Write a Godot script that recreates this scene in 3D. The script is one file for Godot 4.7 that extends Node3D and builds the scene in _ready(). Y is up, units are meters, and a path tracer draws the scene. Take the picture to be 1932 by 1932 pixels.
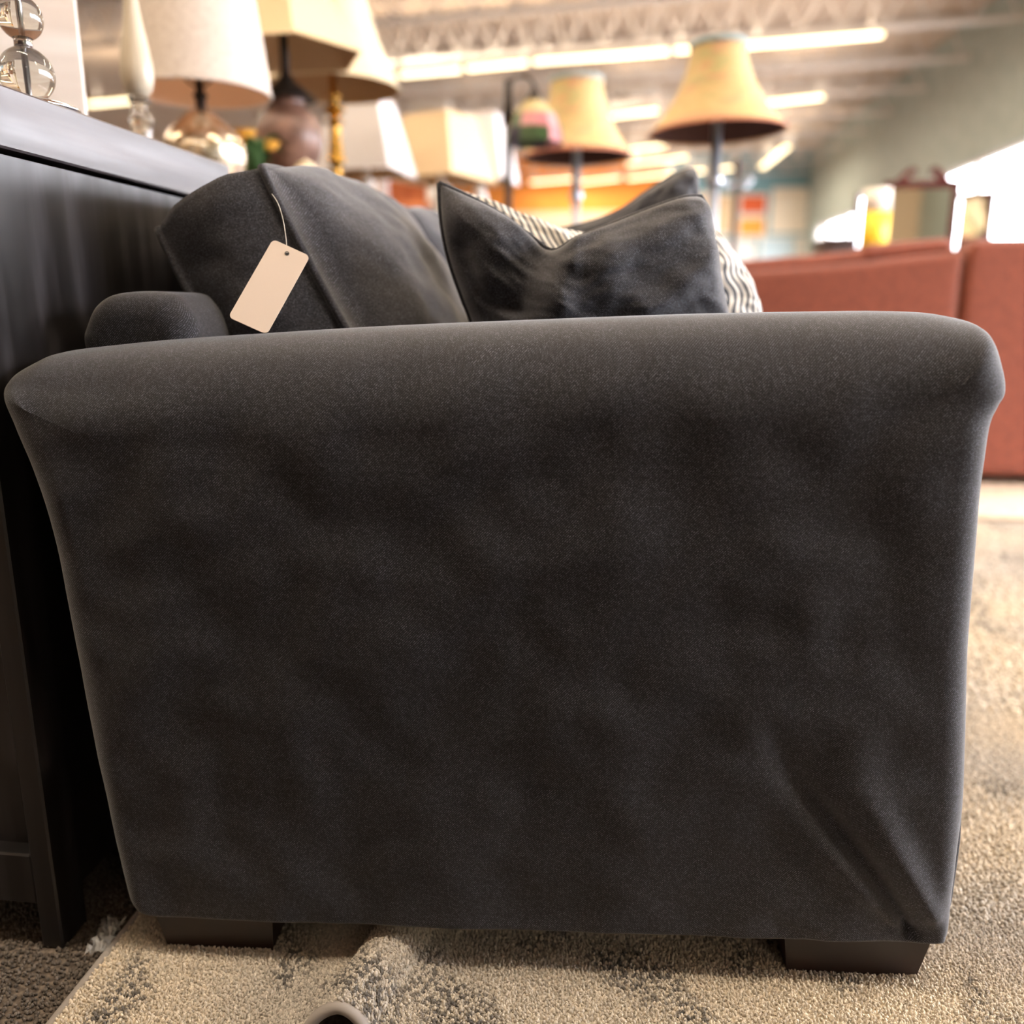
extends Node3D
# A furniture shop seen past the end of a dark denim sofa.
# World: camera stands at x = 0, z = 0 and looks towards -z. The shop is turned 7.17 degrees to the camera.

const F := 1640.0
const EYE := 0.68
const SHOP := -0.12514      # the shop's turn about y
var pit := atan(388.0 / 1640.0)
var M := {}
var taken := {}
var NONE: Callable

# ---------------------------------------------------------------- measuring
func P(px: float, py: float, z: float) -> Vector3:
	var u := (px - 966.0) / F
	var v := (py - 966.0) / F
	var f := cos(pit) - v * sin(pit)
	var up := -(v * cos(pit) + sin(pit))
	return Vector3(u / f * z, EYE + up / f * z, -z)

func Hh(py: float, z: float) -> float:
	return P(966, py, z).y

func Rr(w: float, py: float, z: float) -> float:
	return w / F * z / (cos(pit) - (py - 966.0) / F * sin(pit))

func shop(l: float, y: float, d: float) -> Vector3:
	var a := -SHOP
	return Vector3(l * cos(a) + d * sin(a), y, -(d * cos(a) - l * sin(a)))

# ---------------------------------------------------------------- nodes
func numbered(n: String) -> String:
	if not taken.has(n):
		taken[n] = 0
		return n
	taken[n] += 1
	return "%s_%03d" % [n, taken[n]]

func thing(called: String, label: String, category: String, at := Vector3.ZERO, turn := 0.0, group := "") -> Node3D:
	var o := Node3D.new()
	o.name = numbered(called)
	add_child(o)
	o.position = at
	o.rotation.y = turn
	o.set_meta("label", label)
	o.set_meta("category", category)
	if group != "":
		o.set_meta("group", group)
	return o

func struct(called: String, at := Vector3.ZERO, turn := 0.0) -> Node3D:
	var o := Node3D.new()
	o.name = called
	add_child(o)
	o.position = at
	o.rotation.y = turn
	o.set_meta("kind", "structure")
	return o

func part(st: SurfaceTool, called: String, m: Material, parent: Node3D) -> MeshInstance3D:
	st.generate_normals()
	st.index()
	var o := MeshInstance3D.new()
	o.name = called
	o.mesh = st.commit()
	o.material_override = m
	o.cast_shadow = GeometryInstance3D.SHADOW_CASTING_SETTING_ON
	parent.add_child(o, true)
	return o

func again(o: MeshInstance3D, parent: Node3D, at: Vector3, m: Material = null) -> MeshInstance3D:
	var c: MeshInstance3D = MeshInstance3D.new()
	c.name = String(o.name).rstrip("0123456789")
	c.mesh = o.mesh
	c.material_override = m if m else o.material_override
	parent.add_child(c, true)
	c.position = at
	return c

func copy(o: Node3D, called: String, at: Vector3, turn: float, label := "") -> Node3D:
	var c: Node3D = o.duplicate()
	c.name = numbered(called)
	add_child(c)
	c.position = at
	c.rotation.y = turn
	if label != "":
		c.set_meta("label", label)
	return c

# ---------------------------------------------------------------- shapes
func S() -> SurfaceTool:
	var st := SurfaceTool.new()
	st.begin(Mesh.PRIMITIVE_TRIANGLES)
	return st

func quad(st: SurfaceTool, a: Vector3, b: Vector3, c: Vector3, d: Vector3) -> void:
	st.add_vertex(a); st.add_vertex(c); st.add_vertex(b)
	st.add_vertex(a); st.add_vertex(d); st.add_vertex(c)

func grid(st: SurfaceTool, rows: Array, flip := false, uvs: Array = [], cols: Array = []) -> void:
	for i in rows.size() - 1:
		var r0: PackedVector3Array = rows[i]
		var r1: PackedVector3Array = rows[i + 1]
		for j in r0.size() - 1:
			var p := [r0[j], r0[j + 1], r1[j + 1], r1[j]]
			var k := [0, 2, 1, 0, 3, 2] if not flip else [0, 1, 2, 0, 2, 3]
			for n in k:
				var ii: int = i + (1 if n > 1 else 0)
				var jj: int = j + (1 if n == 1 or n == 2 else 0)
				if uvs.size():
					st.set_uv(uvs[ii][jj])
				if cols.size():
					st.set_color(cols[ii][jj])
				st.add_vertex(p[n])

func box(st: SurfaceTool, c: Vector3, s: Vector3, bev := 0.004, b := Basis.IDENTITY) -> void:
	st.set_smooth_group(-1)
	var h := s / 2.0
	bev = minf(bev, minf(h.x, minf(h.y, h.z)) * 0.9)
	var g := func(x: float, y: float, z: float, ax: int) -> Vector3:
		var v := Vector3(x * (h.x - (0.0 if ax == 0 else bev)), y * (h.y - (0.0 if ax == 1 else bev)), z * (h.z - (0.0 if ax == 2 else bev)))
		return c + b * v
	for sg: float in [-1.0, 1.0]:
		var fl := sg < 0.0
		var f := [[g.call(sg, -1, -1, 0), g.call(sg, 1, -1, 0), g.call(sg, 1, 1, 0), g.call(sg, -1, 1, 0)],
			[g.call(-1, sg, -1, 1), g.call(-1, sg, 1, 1), g.call(1, sg, 1, 1), g.call(1, sg, -1, 1)],
			[g.call(-1, -1, sg, 2), g.call(1, -1, sg, 2), g.call(1, 1, sg, 2), g.call(-1, 1, sg, 2)]]
		for w: Array in f:
			if fl: quad(st, w[0], w[3], w[2], w[1])
			else: quad(st, w[0], w[1], w[2], w[3])
	if bev <= 0.0:
		return
	for s1: float in [-1.0, 1.0]:
		for s2: float in [-1.0, 1.0]:
			var e := [[g.call(s1, s2, -1, 0), g.call(s1, s2, 1, 0), g.call(s1, s2, 1, 1), g.call(s1, s2, -1, 1)],
				[g.call(s1, 1, s2, 2), g.call(s1, -1, s2, 2), g.call(s1, -1, s2, 0), g.call(s1, 1, s2, 0)],
				[g.call(-1, s1, s2, 1), g.call(1, s1, s2, 1), g.call(1, s1, s2, 2), g.call(-1, s1, s2, 2)]]
			for w: Array in e:
				if s1 * s2 > 0.0: quad(st, w[0], w[3], w[2], w[1])
				else: quad(st, w[0], w[1], w[2], w[3])
			for s3: float in [-1.0, 1.0]:
				var a: Vector3 = g.call(s1, s2, s3, 0)
				var b2: Vector3 = g.call(s1, s2, s3, 1)
				var c2: Vector3 = g.call(s1, s2, s3, 2)
				if s1 * s2 * s3 > 0.0: st.add_vertex(a); st.add_vertex(c2); st.add_vertex(b2)
				else: st.add_vertex(a); st.add_vertex(b2); st.add_vertex(c2)

func lathe(st: SurfaceTool, prof: Array, seg := 40, smooth := true, at := Vector3.ZERO, turn := 0.0) -> void:
	st.set_smooth_group(0 if smooth else -1)
	var rows := []
	var uvs := []
	for i in prof.size():
		var p: Vector2 = prof[i]
		var r := PackedVector3Array()
		var u := PackedVector2Array()
		for j in seg + 1:
			var t := TAU * (j % seg) / seg + turn
			r.append(at + Vector3(p.x * sin(t), p.y, p.x * cos(t)))
			u.append(Vector2(float(j) / seg, float(i) / prof.size()))
		rows.append(r)
		uvs.append(u)
	grid(st, rows, false, uvs)

func spline(pts: Array, n: int) -> Array:
	var out := []
	var m := pts.size() - 1
	for k in n + 1:
		var t := float(k) / n * m
		var i := mini(int(t), m - 1)
		var f := t - i
		var a = pts[maxi(i - 1, 0)]
		var b = pts[i]
		var c = pts[i + 1]
		var d = pts[mini(i + 2, m)]
		out.append(b.cubic_interpolate(c, a, d, f))
	return out

func tube(st: SurfaceTool, path: Array, r: float, seg := 10, r1 := -1.0) -> void:
	st.set_smooth_group(0)
	var rows := []
	var n := path.size()
	var up := Vector3.UP
	var t0: Vector3 = (path[1] - path[0]).normalized()
	if absf(t0.dot(up)) > 0.9:
		up = Vector3.RIGHT
	var side: Vector3 = t0.cross(up).normalized()
	var cap0 := PackedVector3Array()
	var cap1 := PackedVector3Array()
	for i in n:
		var t: Vector3 = (path[mini(i + 1, n - 1)] - path[maxi(i - 1, 0)]).normalized()
		side = (side - t * side.dot(t)).normalized()
		var o := t.cross(side)
		var rad := r if r1 < 0.0 else lerpf(r, r1, float(i) / (n - 1))
		var row := PackedVector3Array()
		for j in seg + 1:
			var a := TAU * (j % seg) / seg
			row.append(path[i] + (side * cos(a) + o * sin(a)) * rad)
			if i == 0: cap0.append(path[0])
			if i == n - 1: cap1.append(path[n - 1])
		rows.append(row)
	rows.push_front(cap0)
	rows.push_back(cap1)
	grid(st, rows, false)

func extrude(st: SurfaceTool, poly: PackedVector2Array, z0: float, z1: float, tf := Transform3D.IDENTITY) -> void:
	st.set_smooth_group(-1)
	if Geometry2D.is_polygon_clockwise(poly):
		poly.reverse()
	if not Geometry2D.is_polygon_clockwise(poly):
		pass
	var idx := Geometry2D.triangulate_polygon(poly)
	for k in range(0, idx.size(), 3):
		var a := poly[idx[k]]
		var b := poly[idx[k + 1]]
		var c := poly[idx[k + 2]]
		if (b - a).cross(c - a) < 0.0:
			var t := b
			b = c
			c = t
		st.add_vertex(tf * Vector3(a.x, a.y, z1)); st.add_vertex(tf * Vector3(c.x, c.y, z1)); st.add_vertex(tf * Vector3(b.x, b.y, z1))
		st.add_vertex(tf * Vector3(a.x, a.y, z0)); st.add_vertex(tf * Vector3(b.x, b.y, z0)); st.add_vertex(tf * Vector3(c.x, c.y, z0))
	var area := 0.0
	for k in poly.size():
		area += poly[k].cross(poly[(k + 1) % poly.size()])
	for k in poly.size():
		var a := poly[k]
		var b := poly[(k + 1) % poly.size()]
		if area < 0.0:
			var t := a
			a = b
			b = t
		quad(st, tf * Vector3(a.x, a.y, z0), tf * Vector3(b.x, b.y, z0), tf * Vector3(b.x, b.y, z1), tf * Vector3(a.x, a.y, z1))

# Padded slab: a clockwise outline of Vector3(s, h, rounding) in the xy plane, its face at z = 0, going back to z = -thick.
func slab(st: SurfaceTool, outline: Array, thick: float, n := 240, rings := 14, disp: Callable = NONE, steps := 1) -> void:
	st.set_smooth_group(0)
	var loop := outline.duplicate()
	var m := loop.size()
	var pts := []
	for k in n:
		var t := float(k) / n * m
		var i := int(t)
		var f := t - i
		var a: Vector3 = loop[(i + m - 1) % m]
		var b: Vector3 = loop[i % m]
		var c: Vector3 = loop[(i + 1) % m]
		var d: Vector3 = loop[(i + 2) % m]
		pts.append(b.cubic_interpolate(c, a, d, f))
	var mid := Vector2.ZERO
	for p: Vector3 in pts:
		mid += Vector2(p.x, p.y) / n
	var inn := []
	for k in n:
		var a: Vector3 = pts[(k + n - 2) % n]
		var b: Vector3 = pts[(k + 2) % n]
		var t := Vector2(b.x - a.x, b.y - a.y).normalized()
		inn.append(Vector2(t.y, -t.x) * (pts[k] as Vector3).z)
	var span := maxi(1, n / 45)
	for pass_ in 9:
		var was := inn.duplicate()
		for k in n:
			var sum := Vector2.ZERO
			for w in range(-span, span + 1):
				sum += was[(k + w + n) % n]
			inn[k] = sum / (span * 2 + 1)
	var rows := []
	var add := func(fn: Callable) -> void:
		var r := PackedVector3Array()
		for k in n + 1:
			r.append(fn.call(k % n))
		rows.append(r)
	for i in rings + 1:
		var f := float(i) / rings
		add.call(func(k: int) -> Vector3:
			var p: Vector3 = pts[k]
			var e := Vector2(p.x, p.y) + (inn[k] as Vector2)
			var v := mid.lerp(e, f)
			return Vector3(v.x, v.y, disp.call(v.x, v.y) if disp.is_valid() else 0.0))
	for i in range(1, 10):
		var a := PI / 2 * i / 9.0
		add.call(func(k: int) -> Vector3:
			var p: Vector3 = pts[k]
			var e := Vector2(p.x, p.y) + (inn[k] as Vector2) * (1.0 - sin(a))
			var w: float = (disp.call(e.x, e.y) if disp.is_valid() else 0.0) * cos(a)
			return Vector3(e.x, e.y, -p.z * (1.0 - cos(a)) + w))
	for i in range(1, steps):
		add.call(func(k: int) -> Vector3:
			var p: Vector3 = pts[k]
			return Vector3(p.x, p.y, lerpf(-p.z, -thick + p.z, float(i) / steps)))
	for i in range(0, 9):
		var a := PI / 2 * (1.0 - i / 8.0)
		add.call(func(k: int) -> Vector3:
			var p: Vector3 = pts[k]
			var e := Vector2(p.x, p.y) + (inn[k] as Vector2) * (1.0 - sin(a))
			return Vector3(e.x, e.y, -thick + p.z * (1.0 - cos(a))))
	add.call(func(_k: int) -> Vector3: return Vector3(mid.x, mid.y, -thick))
	grid(st, rows)

func rounded_rect(w: float, h: float, r: float, pad := -1.0) -> Array:
	# clockwise loop for slab(), centred on the origin
	var o := []
	var z := r if pad < 0.0 else pad
	var cs := [Vector2(-1, 1), Vector2(1, 1), Vector2(1, -1), Vector2(-1, -1)]
	for c in 4:
		var m := Vector2(cs[c].x * (w / 2 - r), cs[c].y * (h / 2 - r))
		var a0 := PI - PI / 2 * c
		for k in 5:
			var a := a0 - PI / 2 * k / 4.0
			o.append(Vector3(m.x + r * cos(a), m.y + r * sin(a), z))
		var e := m + Vector2(cos(a0 - PI / 2), sin(a0 - PI / 2)) * r
		var nx: Vector2 = cs[(c + 1) % 4]
		var s2 := Vector2(nx.x * (w / 2 - r), nx.y * (h / 2 - r)) + Vector2(cos(a0 - PI / 2), sin(a0 - PI / 2)) * r
		for f: float in [0.08, 0.25, 0.5, 0.75, 0.92]:
			var v := e.lerp(s2, f)
			o.append(Vector3(v.x, v.y, z))
	return o

# Loose pillow: four edges as point lists (world, less base), puffed along nrm.
func pillow(st: SurfaceTool, top: Array, right: Array, bottom: Array, left: Array, nrm: Vector3, puff: float, rough: Callable, n := 56, pw := 0.5) -> void:
	st.set_smooth_group(0)
	var T := spline(top, n)      # left to right
	var R := spline(right, n)    # top to bottom
	var B := spline(bottom, n)   # left to right
	var L := spline(left, n)     # top to bottom
	for side: float in [1.0, -1.0]:
		var rows := []
		var uvs := []
		for i in n + 1:
			var v := float(i) / n
			var row := PackedVector3Array()
			var uv := PackedVector2Array()
			for j in n + 1:
				var u := float(j) / n
				var m: Vector3 = T[j] * (1 - v) + B[j] * v + L[i] * (1 - u) + R[i] * u - (T[0] * (1 - u) * (1 - v) + T[n] * u * (1 - v) + B[0] * (1 - u) * v + B[n] * u * v)
				var U := u * 2 - 1
				var V := v * 2 - 1
				var k := pow(maxf(0.0, (1 - U * U) * (1 - V * V)), pw)
				var e: float = rough.call(u, v, side) * minf(1.0, k * 3.0)
				row.append(m + nrm * side * (puff * k + e))
				uv.append(Vector2(u + 0.011 * sin(v * 26.0 + u * 11.0) * smoothstep(0.1, 0.4, v), v))
			rows.append(row)
			uvs.append(uv)
		grid(st, rows, side > 0.0, uvs)

func edge_loop(top: Array, right: Array, bottom: Array, left: Array) -> Array:
	var o := spline(top, 30)
	o.append_array(spline(right, 30).slice(1))
	var b := spline(bottom, 30)
	b.reverse()
	o.append_array(b.slice(1))
	var l := spline(left, 30)
	l.reverse()
	o.append_array(l.slice(1))
	return o

# Box cushion: x is its thickness (front face at +x), y its height, z its length; returns the two rims.
func box_cushion(st: SurfaceTool, t: float, h: float, w: float, crown: float, nz: FastNoiseLite, n := 44) -> Array:
	st.set_smooth_group(0)
	var rims := []
	var rim_of := func(side: float) -> Array:
		var f := []
		for i in n + 1:
			var row := PackedVector3Array()
			for j in n + 1:
				var U := float(j) / n * 2 - 1
				var V := float(i) / n * 2 - 1
				# square to rounded square
				var k := 0.10
				var y := V * (1.0 - k * U * U * absf(V) * 0.9) * h / 2
				var z := U * (1.0 - k * V * V * absf(U) * 0.9) * w / 2
				var b := pow(maxf(0.0, (1 - pow(absf(U), 2.6)) * (1 - pow(absf(V), 2.6))), 0.55)
				var wr := nz.get_noise_3d(y * 1.0, z * 1.0, side * 3.0) * 0.016 * minf(1.0, b * 2.0)
				var x := t / 2 + crown * (1.0 if side > 0 else 0.4) * b + wr
				row.append(Vector3(x * side, y, z))
			f.append(row)
		return f
	var fr: Array = rim_of.call(1.0)
	var bk: Array = rim_of.call(-1.0)
	grid(st, fr, true)
	grid(st, bk, false)
	var around := func(f: Array) -> PackedVector3Array:
		var o := PackedVector3Array()
		for j in n: o.append(f[0][j])
		for i in n: o.append(f[i][n])
		for j in n: o.append(f[n][n - j])
		for i in n + 1: o.append(f[n - i][0])
		return o
	var a: PackedVector3Array = around.call(fr)
	var b: PackedVector3Array = around.call(bk)
	var rows := []
	for i in 13:
		var f := i / 12.0
		var row := PackedVector3Array()
		for k in a.size():
			var p := a[k].lerp(b[k], f)
			var out := Vector3(0, p.y / h, p.z / w).normalized()
			var wv := nz.get_noise_3d(p.y * 1.2 + 9.0, p.z * 1.2, f * 0.12) * 0.014
			p += out * (sin(PI * f) * (0.016 + wv))
			row.append(p)
		rows.append(row)
	grid(st, rows, true)
	rims.append(Array(a))
	rims.append(Array(b))
	return rims

# ---------------------------------------------------------------- materials
func mat(c: Color, rough := 0.6, metal := 0.0) -> StandardMaterial3D:
	var m := StandardMaterial3D.new()
	m.albedo_color = c
	m.roughness = rough
	m.metallic = metal
	return m

func noise(freq: float, sd: int, oct := 3) -> FastNoiseLite:
	var f := FastNoiseLite.new()
	f.noise_type = FastNoiseLite.TYPE_SIMPLEX_SMOOTH
	f.frequency = freq
	f.seed = sd
	f.fractal_octaves = oct
	return f

# Noise stretched sx : sy, ramped from a to b.
func ramp_tex(size: int, freq: float, sd: int, a: Color, b: Color, sx := 1, sy := 1, lo := 0.2, hi := 0.8, oct := 4) -> ImageTexture:
	var im := noise(freq, sd, oct).get_seamless_image(size / sx, size / sy)
	if sx > 1 or sy > 1:
		im.resize(size, size, Image.INTERPOLATE_CUBIC)
	im.convert(Image.FORMAT_L8)
	var src := im.get_data()
	var lut := PackedByteArray()
	for k in 256:
		var t := clampf((k / 255.0 - lo) / (hi - lo), 0, 1)
		var c := a.lerp(b, t)
		lut.append(c.r8); lut.append(c.g8); lut.append(c.b8)
	var out := PackedByteArray()
	out.resize(size * size * 3)
	for k in size * size:
		var g := src[k] * 3
		out[k * 3] = lut[g]; out[k * 3 + 1] = lut[g + 1]; out[k * 3 + 2] = lut[g + 2]
	return ImageTexture.create_from_image(Image.create_from_data(size, size, false, Image.FORMAT_RGB8, out))

func tri(m: StandardMaterial3D, metres: float) -> StandardMaterial3D:
	m.uv1_triplanar = true
	m.uv1_triplanar_sharpness = 4.0
	m.uv1_scale = Vector3.ONE / metres
	return m

# Twill weave: every fourth crossing shows the pale weft; threads differ in tone.
func denim_texture() -> ImageTexture:
	var n := 2048
	var rng := RandomNumberGenerator.new()
	rng.seed = 11
	var warp := PackedFloat32Array()
	var weft := PackedFloat32Array()
	for k in 512:
		warp.append(rng.randf_range(0.86, 1.14))
		weft.append(rng.randf_range(0.93, 1.07))
	# faded nap: uneven uptake of dye in the cloth
	var nap := noise(0.05, 5, 4).get_seamless_image(512, 512)
	nap.convert(Image.FORMAT_L8)
	var nb := nap.get_data()
	var round_ := [0.75, 1.0, 1.0, 0.75]
	var out := PackedByteArray()
	out.resize(n * n * 3)
	for h in 512:
		for w in 512:
			var f := 0.80 + 0.40 * nb[h * 512 + w] / 255.0
			var g := rng.randf_range(0.3, 1.65)
			var pale := ((w + h) & 3) == 0
			var q: float = g * weft[h] * f if pale else (0.6 + 0.4 * g) * warp[w] * f
			for yy in 4:
				var k := ((h * 4 + yy) * n + w * 4) * 3
				for xx in 4:
					var t: float = q * (round_[yy] if pale else round_[xx])
					out[k] = mini(255, int((87.0 if pale else 12.0) * t))
					out[k + 1] = mini(255, int((87.0 if pale else 14.0) * t))
					out[k + 2] = mini(255, int((97.0 if pale else 25.0) * t))
					k += 3
	return ImageTexture.create_from_image(Image.create_from_data(n, n, false, Image.FORMAT_RGB8, out))

func stripe_texture() -> ImageTexture:
	var im := Image.create_empty(1024, 64, false, Image.FORMAT_RGB8)
	im.fill(Color8(226, 220, 211))
	for k in 38:
		im.fill_rect(Rect2i(int(k * 1024.0 / 38), 0, 11, 64), Color8(58, 66, 78))
	return ImageTexture.create_from_image(im)

var rug_a := noise(5.0, 21, 3)
var rug_b := noise(125.0, 22, 2)
var rug_c := noise(2.0, 23, 2)
var rug_d := noise(260.0, 24, 1)
func rug_tone(l: float, d: float) -> Color:   # linear
	var a := rug_a.get_noise_2d(l, d * 0.8)
	var b := rug_b.get_noise_2d(l, d)
	var c := rug_c.get_noise_2d(l, d)
	var g := rug_d.get_noise_2d(l, d)
	var base := Color(0.60, 0.52, 0.41).lerp(Color(0.47, 0.43, 0.38), clampf(0.5 + c * 1.1, 0, 1)) * (1.0 + 0.22 * g)
	var dark := smoothstep(0.08, 0.42, a) * smoothstep(0.02, 0.3, b + 0.2 * a)
	dark = maxf(dark, 0.45 * smoothstep(0.30, 0.6, b) * smoothstep(-0.1, 0.3, a))
	return base.lerp(Color(0.10, 0.092, 0.088), dark * 0.9)

func rug_texture() -> ImageTexture:
	var n := 1024
	var im := Image.create_empty(n, n, false, Image.FORMAT_RGB8)
	for y in n:
		for x in n:
			im.set_pixel(x, y, rug_tone(x / float(n) * 3.2 - 0.6, y / float(n) * 3.2 + 0.5).linear_to_srgb())
	return ImageTexture.create_from_image(im)

func make_materials() -> void:
	var d := tri(mat(Color(1, 1, 1), 0.85), 0.308)
	d.albedo_texture = denim_texture()
	d.rim_enabled = true
	d.rim = 0.45
	d.rim_tint = 0.3
	M.denim = d
	M.black_cloth = mat(Color8(18, 18, 20), 0.95)
	var st := mat(Color(1, 1, 1), 0.9)
	st.albedo_texture = stripe_texture()
	M.stripe = st
	var leg := tri(mat(Color(1, 1, 1), 0.38), 0.4)
	leg.albedo_texture = ramp_tex(256, 0.02, 31, Color8(25, 14, 11), Color8(38, 21, 16), 8, 1)
	M.leg = leg
	# black-brown brushed sideboard: streaks run along x on the rail and along y on the panels
	var w1 := tri(mat(Color(1, 1, 1), 0.42), 0.5)
	w1.albedo_texture = ramp_tex(512, 0.02, 41, Color8(60, 54, 55), Color8(90, 83, 84), 16, 1, 0.25, 0.75)
	w1.roughness_texture = ramp_tex(512, 0.03, 42, Color(0.75, 0.75, 0.75), Color(1, 1, 1), 16, 1)
	M.rail_wood = w1
	var w2 := tri(mat(Color(1, 1, 1), 0.42), 0.45)
	w2.albedo_texture = ramp_tex(512, 0.016, 43, Color8(23, 20, 20), Color8(60, 58, 62), 1, 10, 0.4, 1.0)
	w2.roughness_texture = ramp_tex(512, 0.02, 44, Color(0.8, 0.8, 0.8), Color(1, 1, 1), 1, 8)
	M.panel_wood = w2
	M.card = mat(Color8(212, 194, 178), 0.7)
	M.string = mat(Color8(205, 200, 192), 0.7)
	M.eyelet = mat(Color8(120, 116, 110), 0.35, 1.0)
	var rt := mat(Color(1, 1, 1), 0.97)
	rt.albedo_texture = rug_texture()
	M.rug = rt
	var tuft := mat(Color(1, 1, 1), 0.97)
	tuft.vertex_color_use_as_albedo = true
	M.tuft = tuft
	M.binding = mat(Color8(150, 143, 138), 0.9)
	var cp := tri(mat(Color(1, 1, 1), 0.97), 0.5)
	cp.albedo_texture = ramp_tex(512, 0.11, 51, Color8(66, 57, 50), Color8(118, 106, 95), 1, 1, 0.25, 0.75)
	cp.uv1_world_triplanar = true
	M.carpet = cp
	var glass := mat(Color(0.99, 0.99, 0.97, 0.03), 0.02)
	glass.refraction_enabled = true
	glass.refraction_scale = 0.05
	M.crystal = glass
	M.chrome = mat(Color8(200, 200, 205), 0.16, 1.0)
	M.steel = mat(Color8(178, 184, 196), 0.35, 0.6)
	M.brass = mat(Color8(196, 150, 70), 0.25, 1.0)
	M.dark_bronze = mat(Color8(40, 32, 28), 0.45, 0.6)
	M.black_iron = mat(Color8(26, 23, 22), 0.5, 0.4)
	var can := tri(mat(Color(1, 1, 1), 0.85), 0.35)
	can.albedo_texture = ramp_tex(256, 0.012, 61, Color8(222, 210, 200), Color8(238, 232, 226), 8, 1)
	M.canvas = can
	M.canvas_frame = mat(Color8(205, 190, 172), 0.8)
	M.cream_glaze = mat(Color8(196, 184, 164), 0.3)
	var lin := tri(mat(Color(1, 1, 1), 0.9), 0.25)
	lin.albedo_texture = ramp_tex(256, 0.06, 62, Color8(206, 192, 182), Color8(222, 210, 200), 1, 1)
	lin.backlight_enabled = true
	lin.backlight = Color(0.35, 0.32, 0.3)
	M.linen = lin
	M.linen_lining = mat(Color8(214, 176, 146), 0.85)
	var mer := mat(Color(1, 1, 1), 0.22, 0.85)
	mer.albedo_texture = ramp_tex(256, 0.05, 63, Color8(176, 150, 116), Color8(240, 230, 214), 1, 1, 0.3, 0.7)
	M.mercury = tri(mer, 0.3)
	var urn := mat(Color(1, 1, 1), 0.38)
	urn.albedo_texture = ramp_tex(256, 0.02, 64, Color8(92, 66, 56), Color8(136, 102, 88), 1, 1)
	M.urn = tri(urn, 0.4)
	var silk := mat(Color8(226, 202, 162), 0.85)
	silk.backlight_enabled = true
	silk.backlight = Color(0.4, 0.34, 0.25)
	M.silk = silk
	M.silk_lining = mat(Color8(186, 156, 122), 0.85)
	var silk2 := mat(Color8(232, 216, 184), 0.85)
	silk2.backlight_enabled = true
	silk2.backlight = Color(0.4, 0.36, 0.28)
	M.ivory_silk = silk2
	var wsh := mat(Color8(228, 224, 226), 0.85)
	wsh.backlight_enabled = true
	wsh.backlight = Color(0.4, 0.4, 0.4)
	M.white_shade = wsh
	var bsh := mat(Color8(222, 196, 158), 0.85)
	bsh.backlight_enabled = true
	bsh.backlight = Color(0.4, 0.34, 0.26)
	M.beige_shade = bsh
	# parchment with faded flowers
	var par := mat(Color(1, 1, 1), 0.8)
	par.albedo_texture = flower_texture()
	par.backlight_enabled = true
	par.backlight = Color(0.35, 0.3, 0.2)
	M.parchment = par
	M.brown_lining = mat(Color8(70, 42, 34), 0.9)
	M.rose_trim = mat(Color8(186, 120, 96), 0.85)
	M.blue_trim = mat(Color8(150, 172, 176), 0.8)
	var rust := tri(mat(Color(1, 1, 1), 0.8), 0.5)
	rust.albedo_texture = ramp_tex(256, 0.05, 71, Color8(114, 54, 35), Color8(130, 64, 43), 1, 1)
	rust.rim_enabled = true
	rust.rim = 0.25
	M.rust = rust
	var rug2 := tri(mat(Color(1, 1, 1), 0.95), 0.6)
	rug2.albedo_texture = ramp_tex(256, 0.05, 72, Color8(196, 172, 148), Color8(222, 200, 176), 1, 1)
	M.rug2 = rug2
	M.cherry = tri(mat(Color8(74, 30, 28), 0.3), 0.5)
	M.mirror = mat(Color8(225, 230, 230), 0.03, 1.0)
	M.yellow = mat(Color8(236, 196, 44), 0.5)
	M.paper = mat(Color8(238, 232, 220), 0.7)
	M.orange_wood = tri(mat(Color(1, 1, 1), 0.5), 0.6)
	M.orange_wood.albedo_texture = ramp_tex(256, 0.02, 73, Color8(176, 96, 52), Color8(206, 124, 72), 1, 10)
	M.white_paint = mat(Color8(226, 222, 216), 0.5)
	M.dark_wood = tri(mat(Color8(62, 40, 32), 0.45), 0.5)
	# building
	M.deck = mat(Color8(206, 186, 166), 0.8)
	M.joist = mat(Color8(212, 204, 196), 0.6)
	M.wall_green = tri(mat(Color(1, 1, 1), 0.9), 2.0)
	M.wall_green.albedo_texture = ramp_tex(256, 0.02, 74, Color8(164, 175, 169), Color8(176, 186, 180), 1, 1)
	M.wall_teal = mat(Color8(128, 168, 178), 0.9)
	M.wall_orange = mat(Color8(232, 146, 62), 0.9)
	M.wall_cream = mat(Color8(226, 200, 172), 0.9)
	M.frame_alu = mat(Color8(214, 206, 200), 0.5, 0.2)
	var pane := mat(Color(1, 1, 1, 0.06), 0.02)
	pane.transparency = BaseMaterial3D.TRANSPARENCY_ALPHA
	M.pane = pane
	M.pavement = mat(Color8(168, 164, 160), 0.9)
	var tb := mat(Color8(255, 246, 222), 0.5)
	tb.emission_enabled = true
	tb.emission = Color(1.0, 0.93, 0.76)
	tb.emission_energy_multiplier = 6.0
	M.lit_tube = tb
	M.fixture = mat(Color8(236, 230, 218), 0.5)
	M.dead_tube = mat(Color8(238, 226, 214), 0.4)
	var film := mat(Color(0.95, 0.95, 0.95, 0.25), 0.08)
	film.transparency = BaseMaterial3D.TRANSPARENCY_ALPHA
	M.film = film

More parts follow.
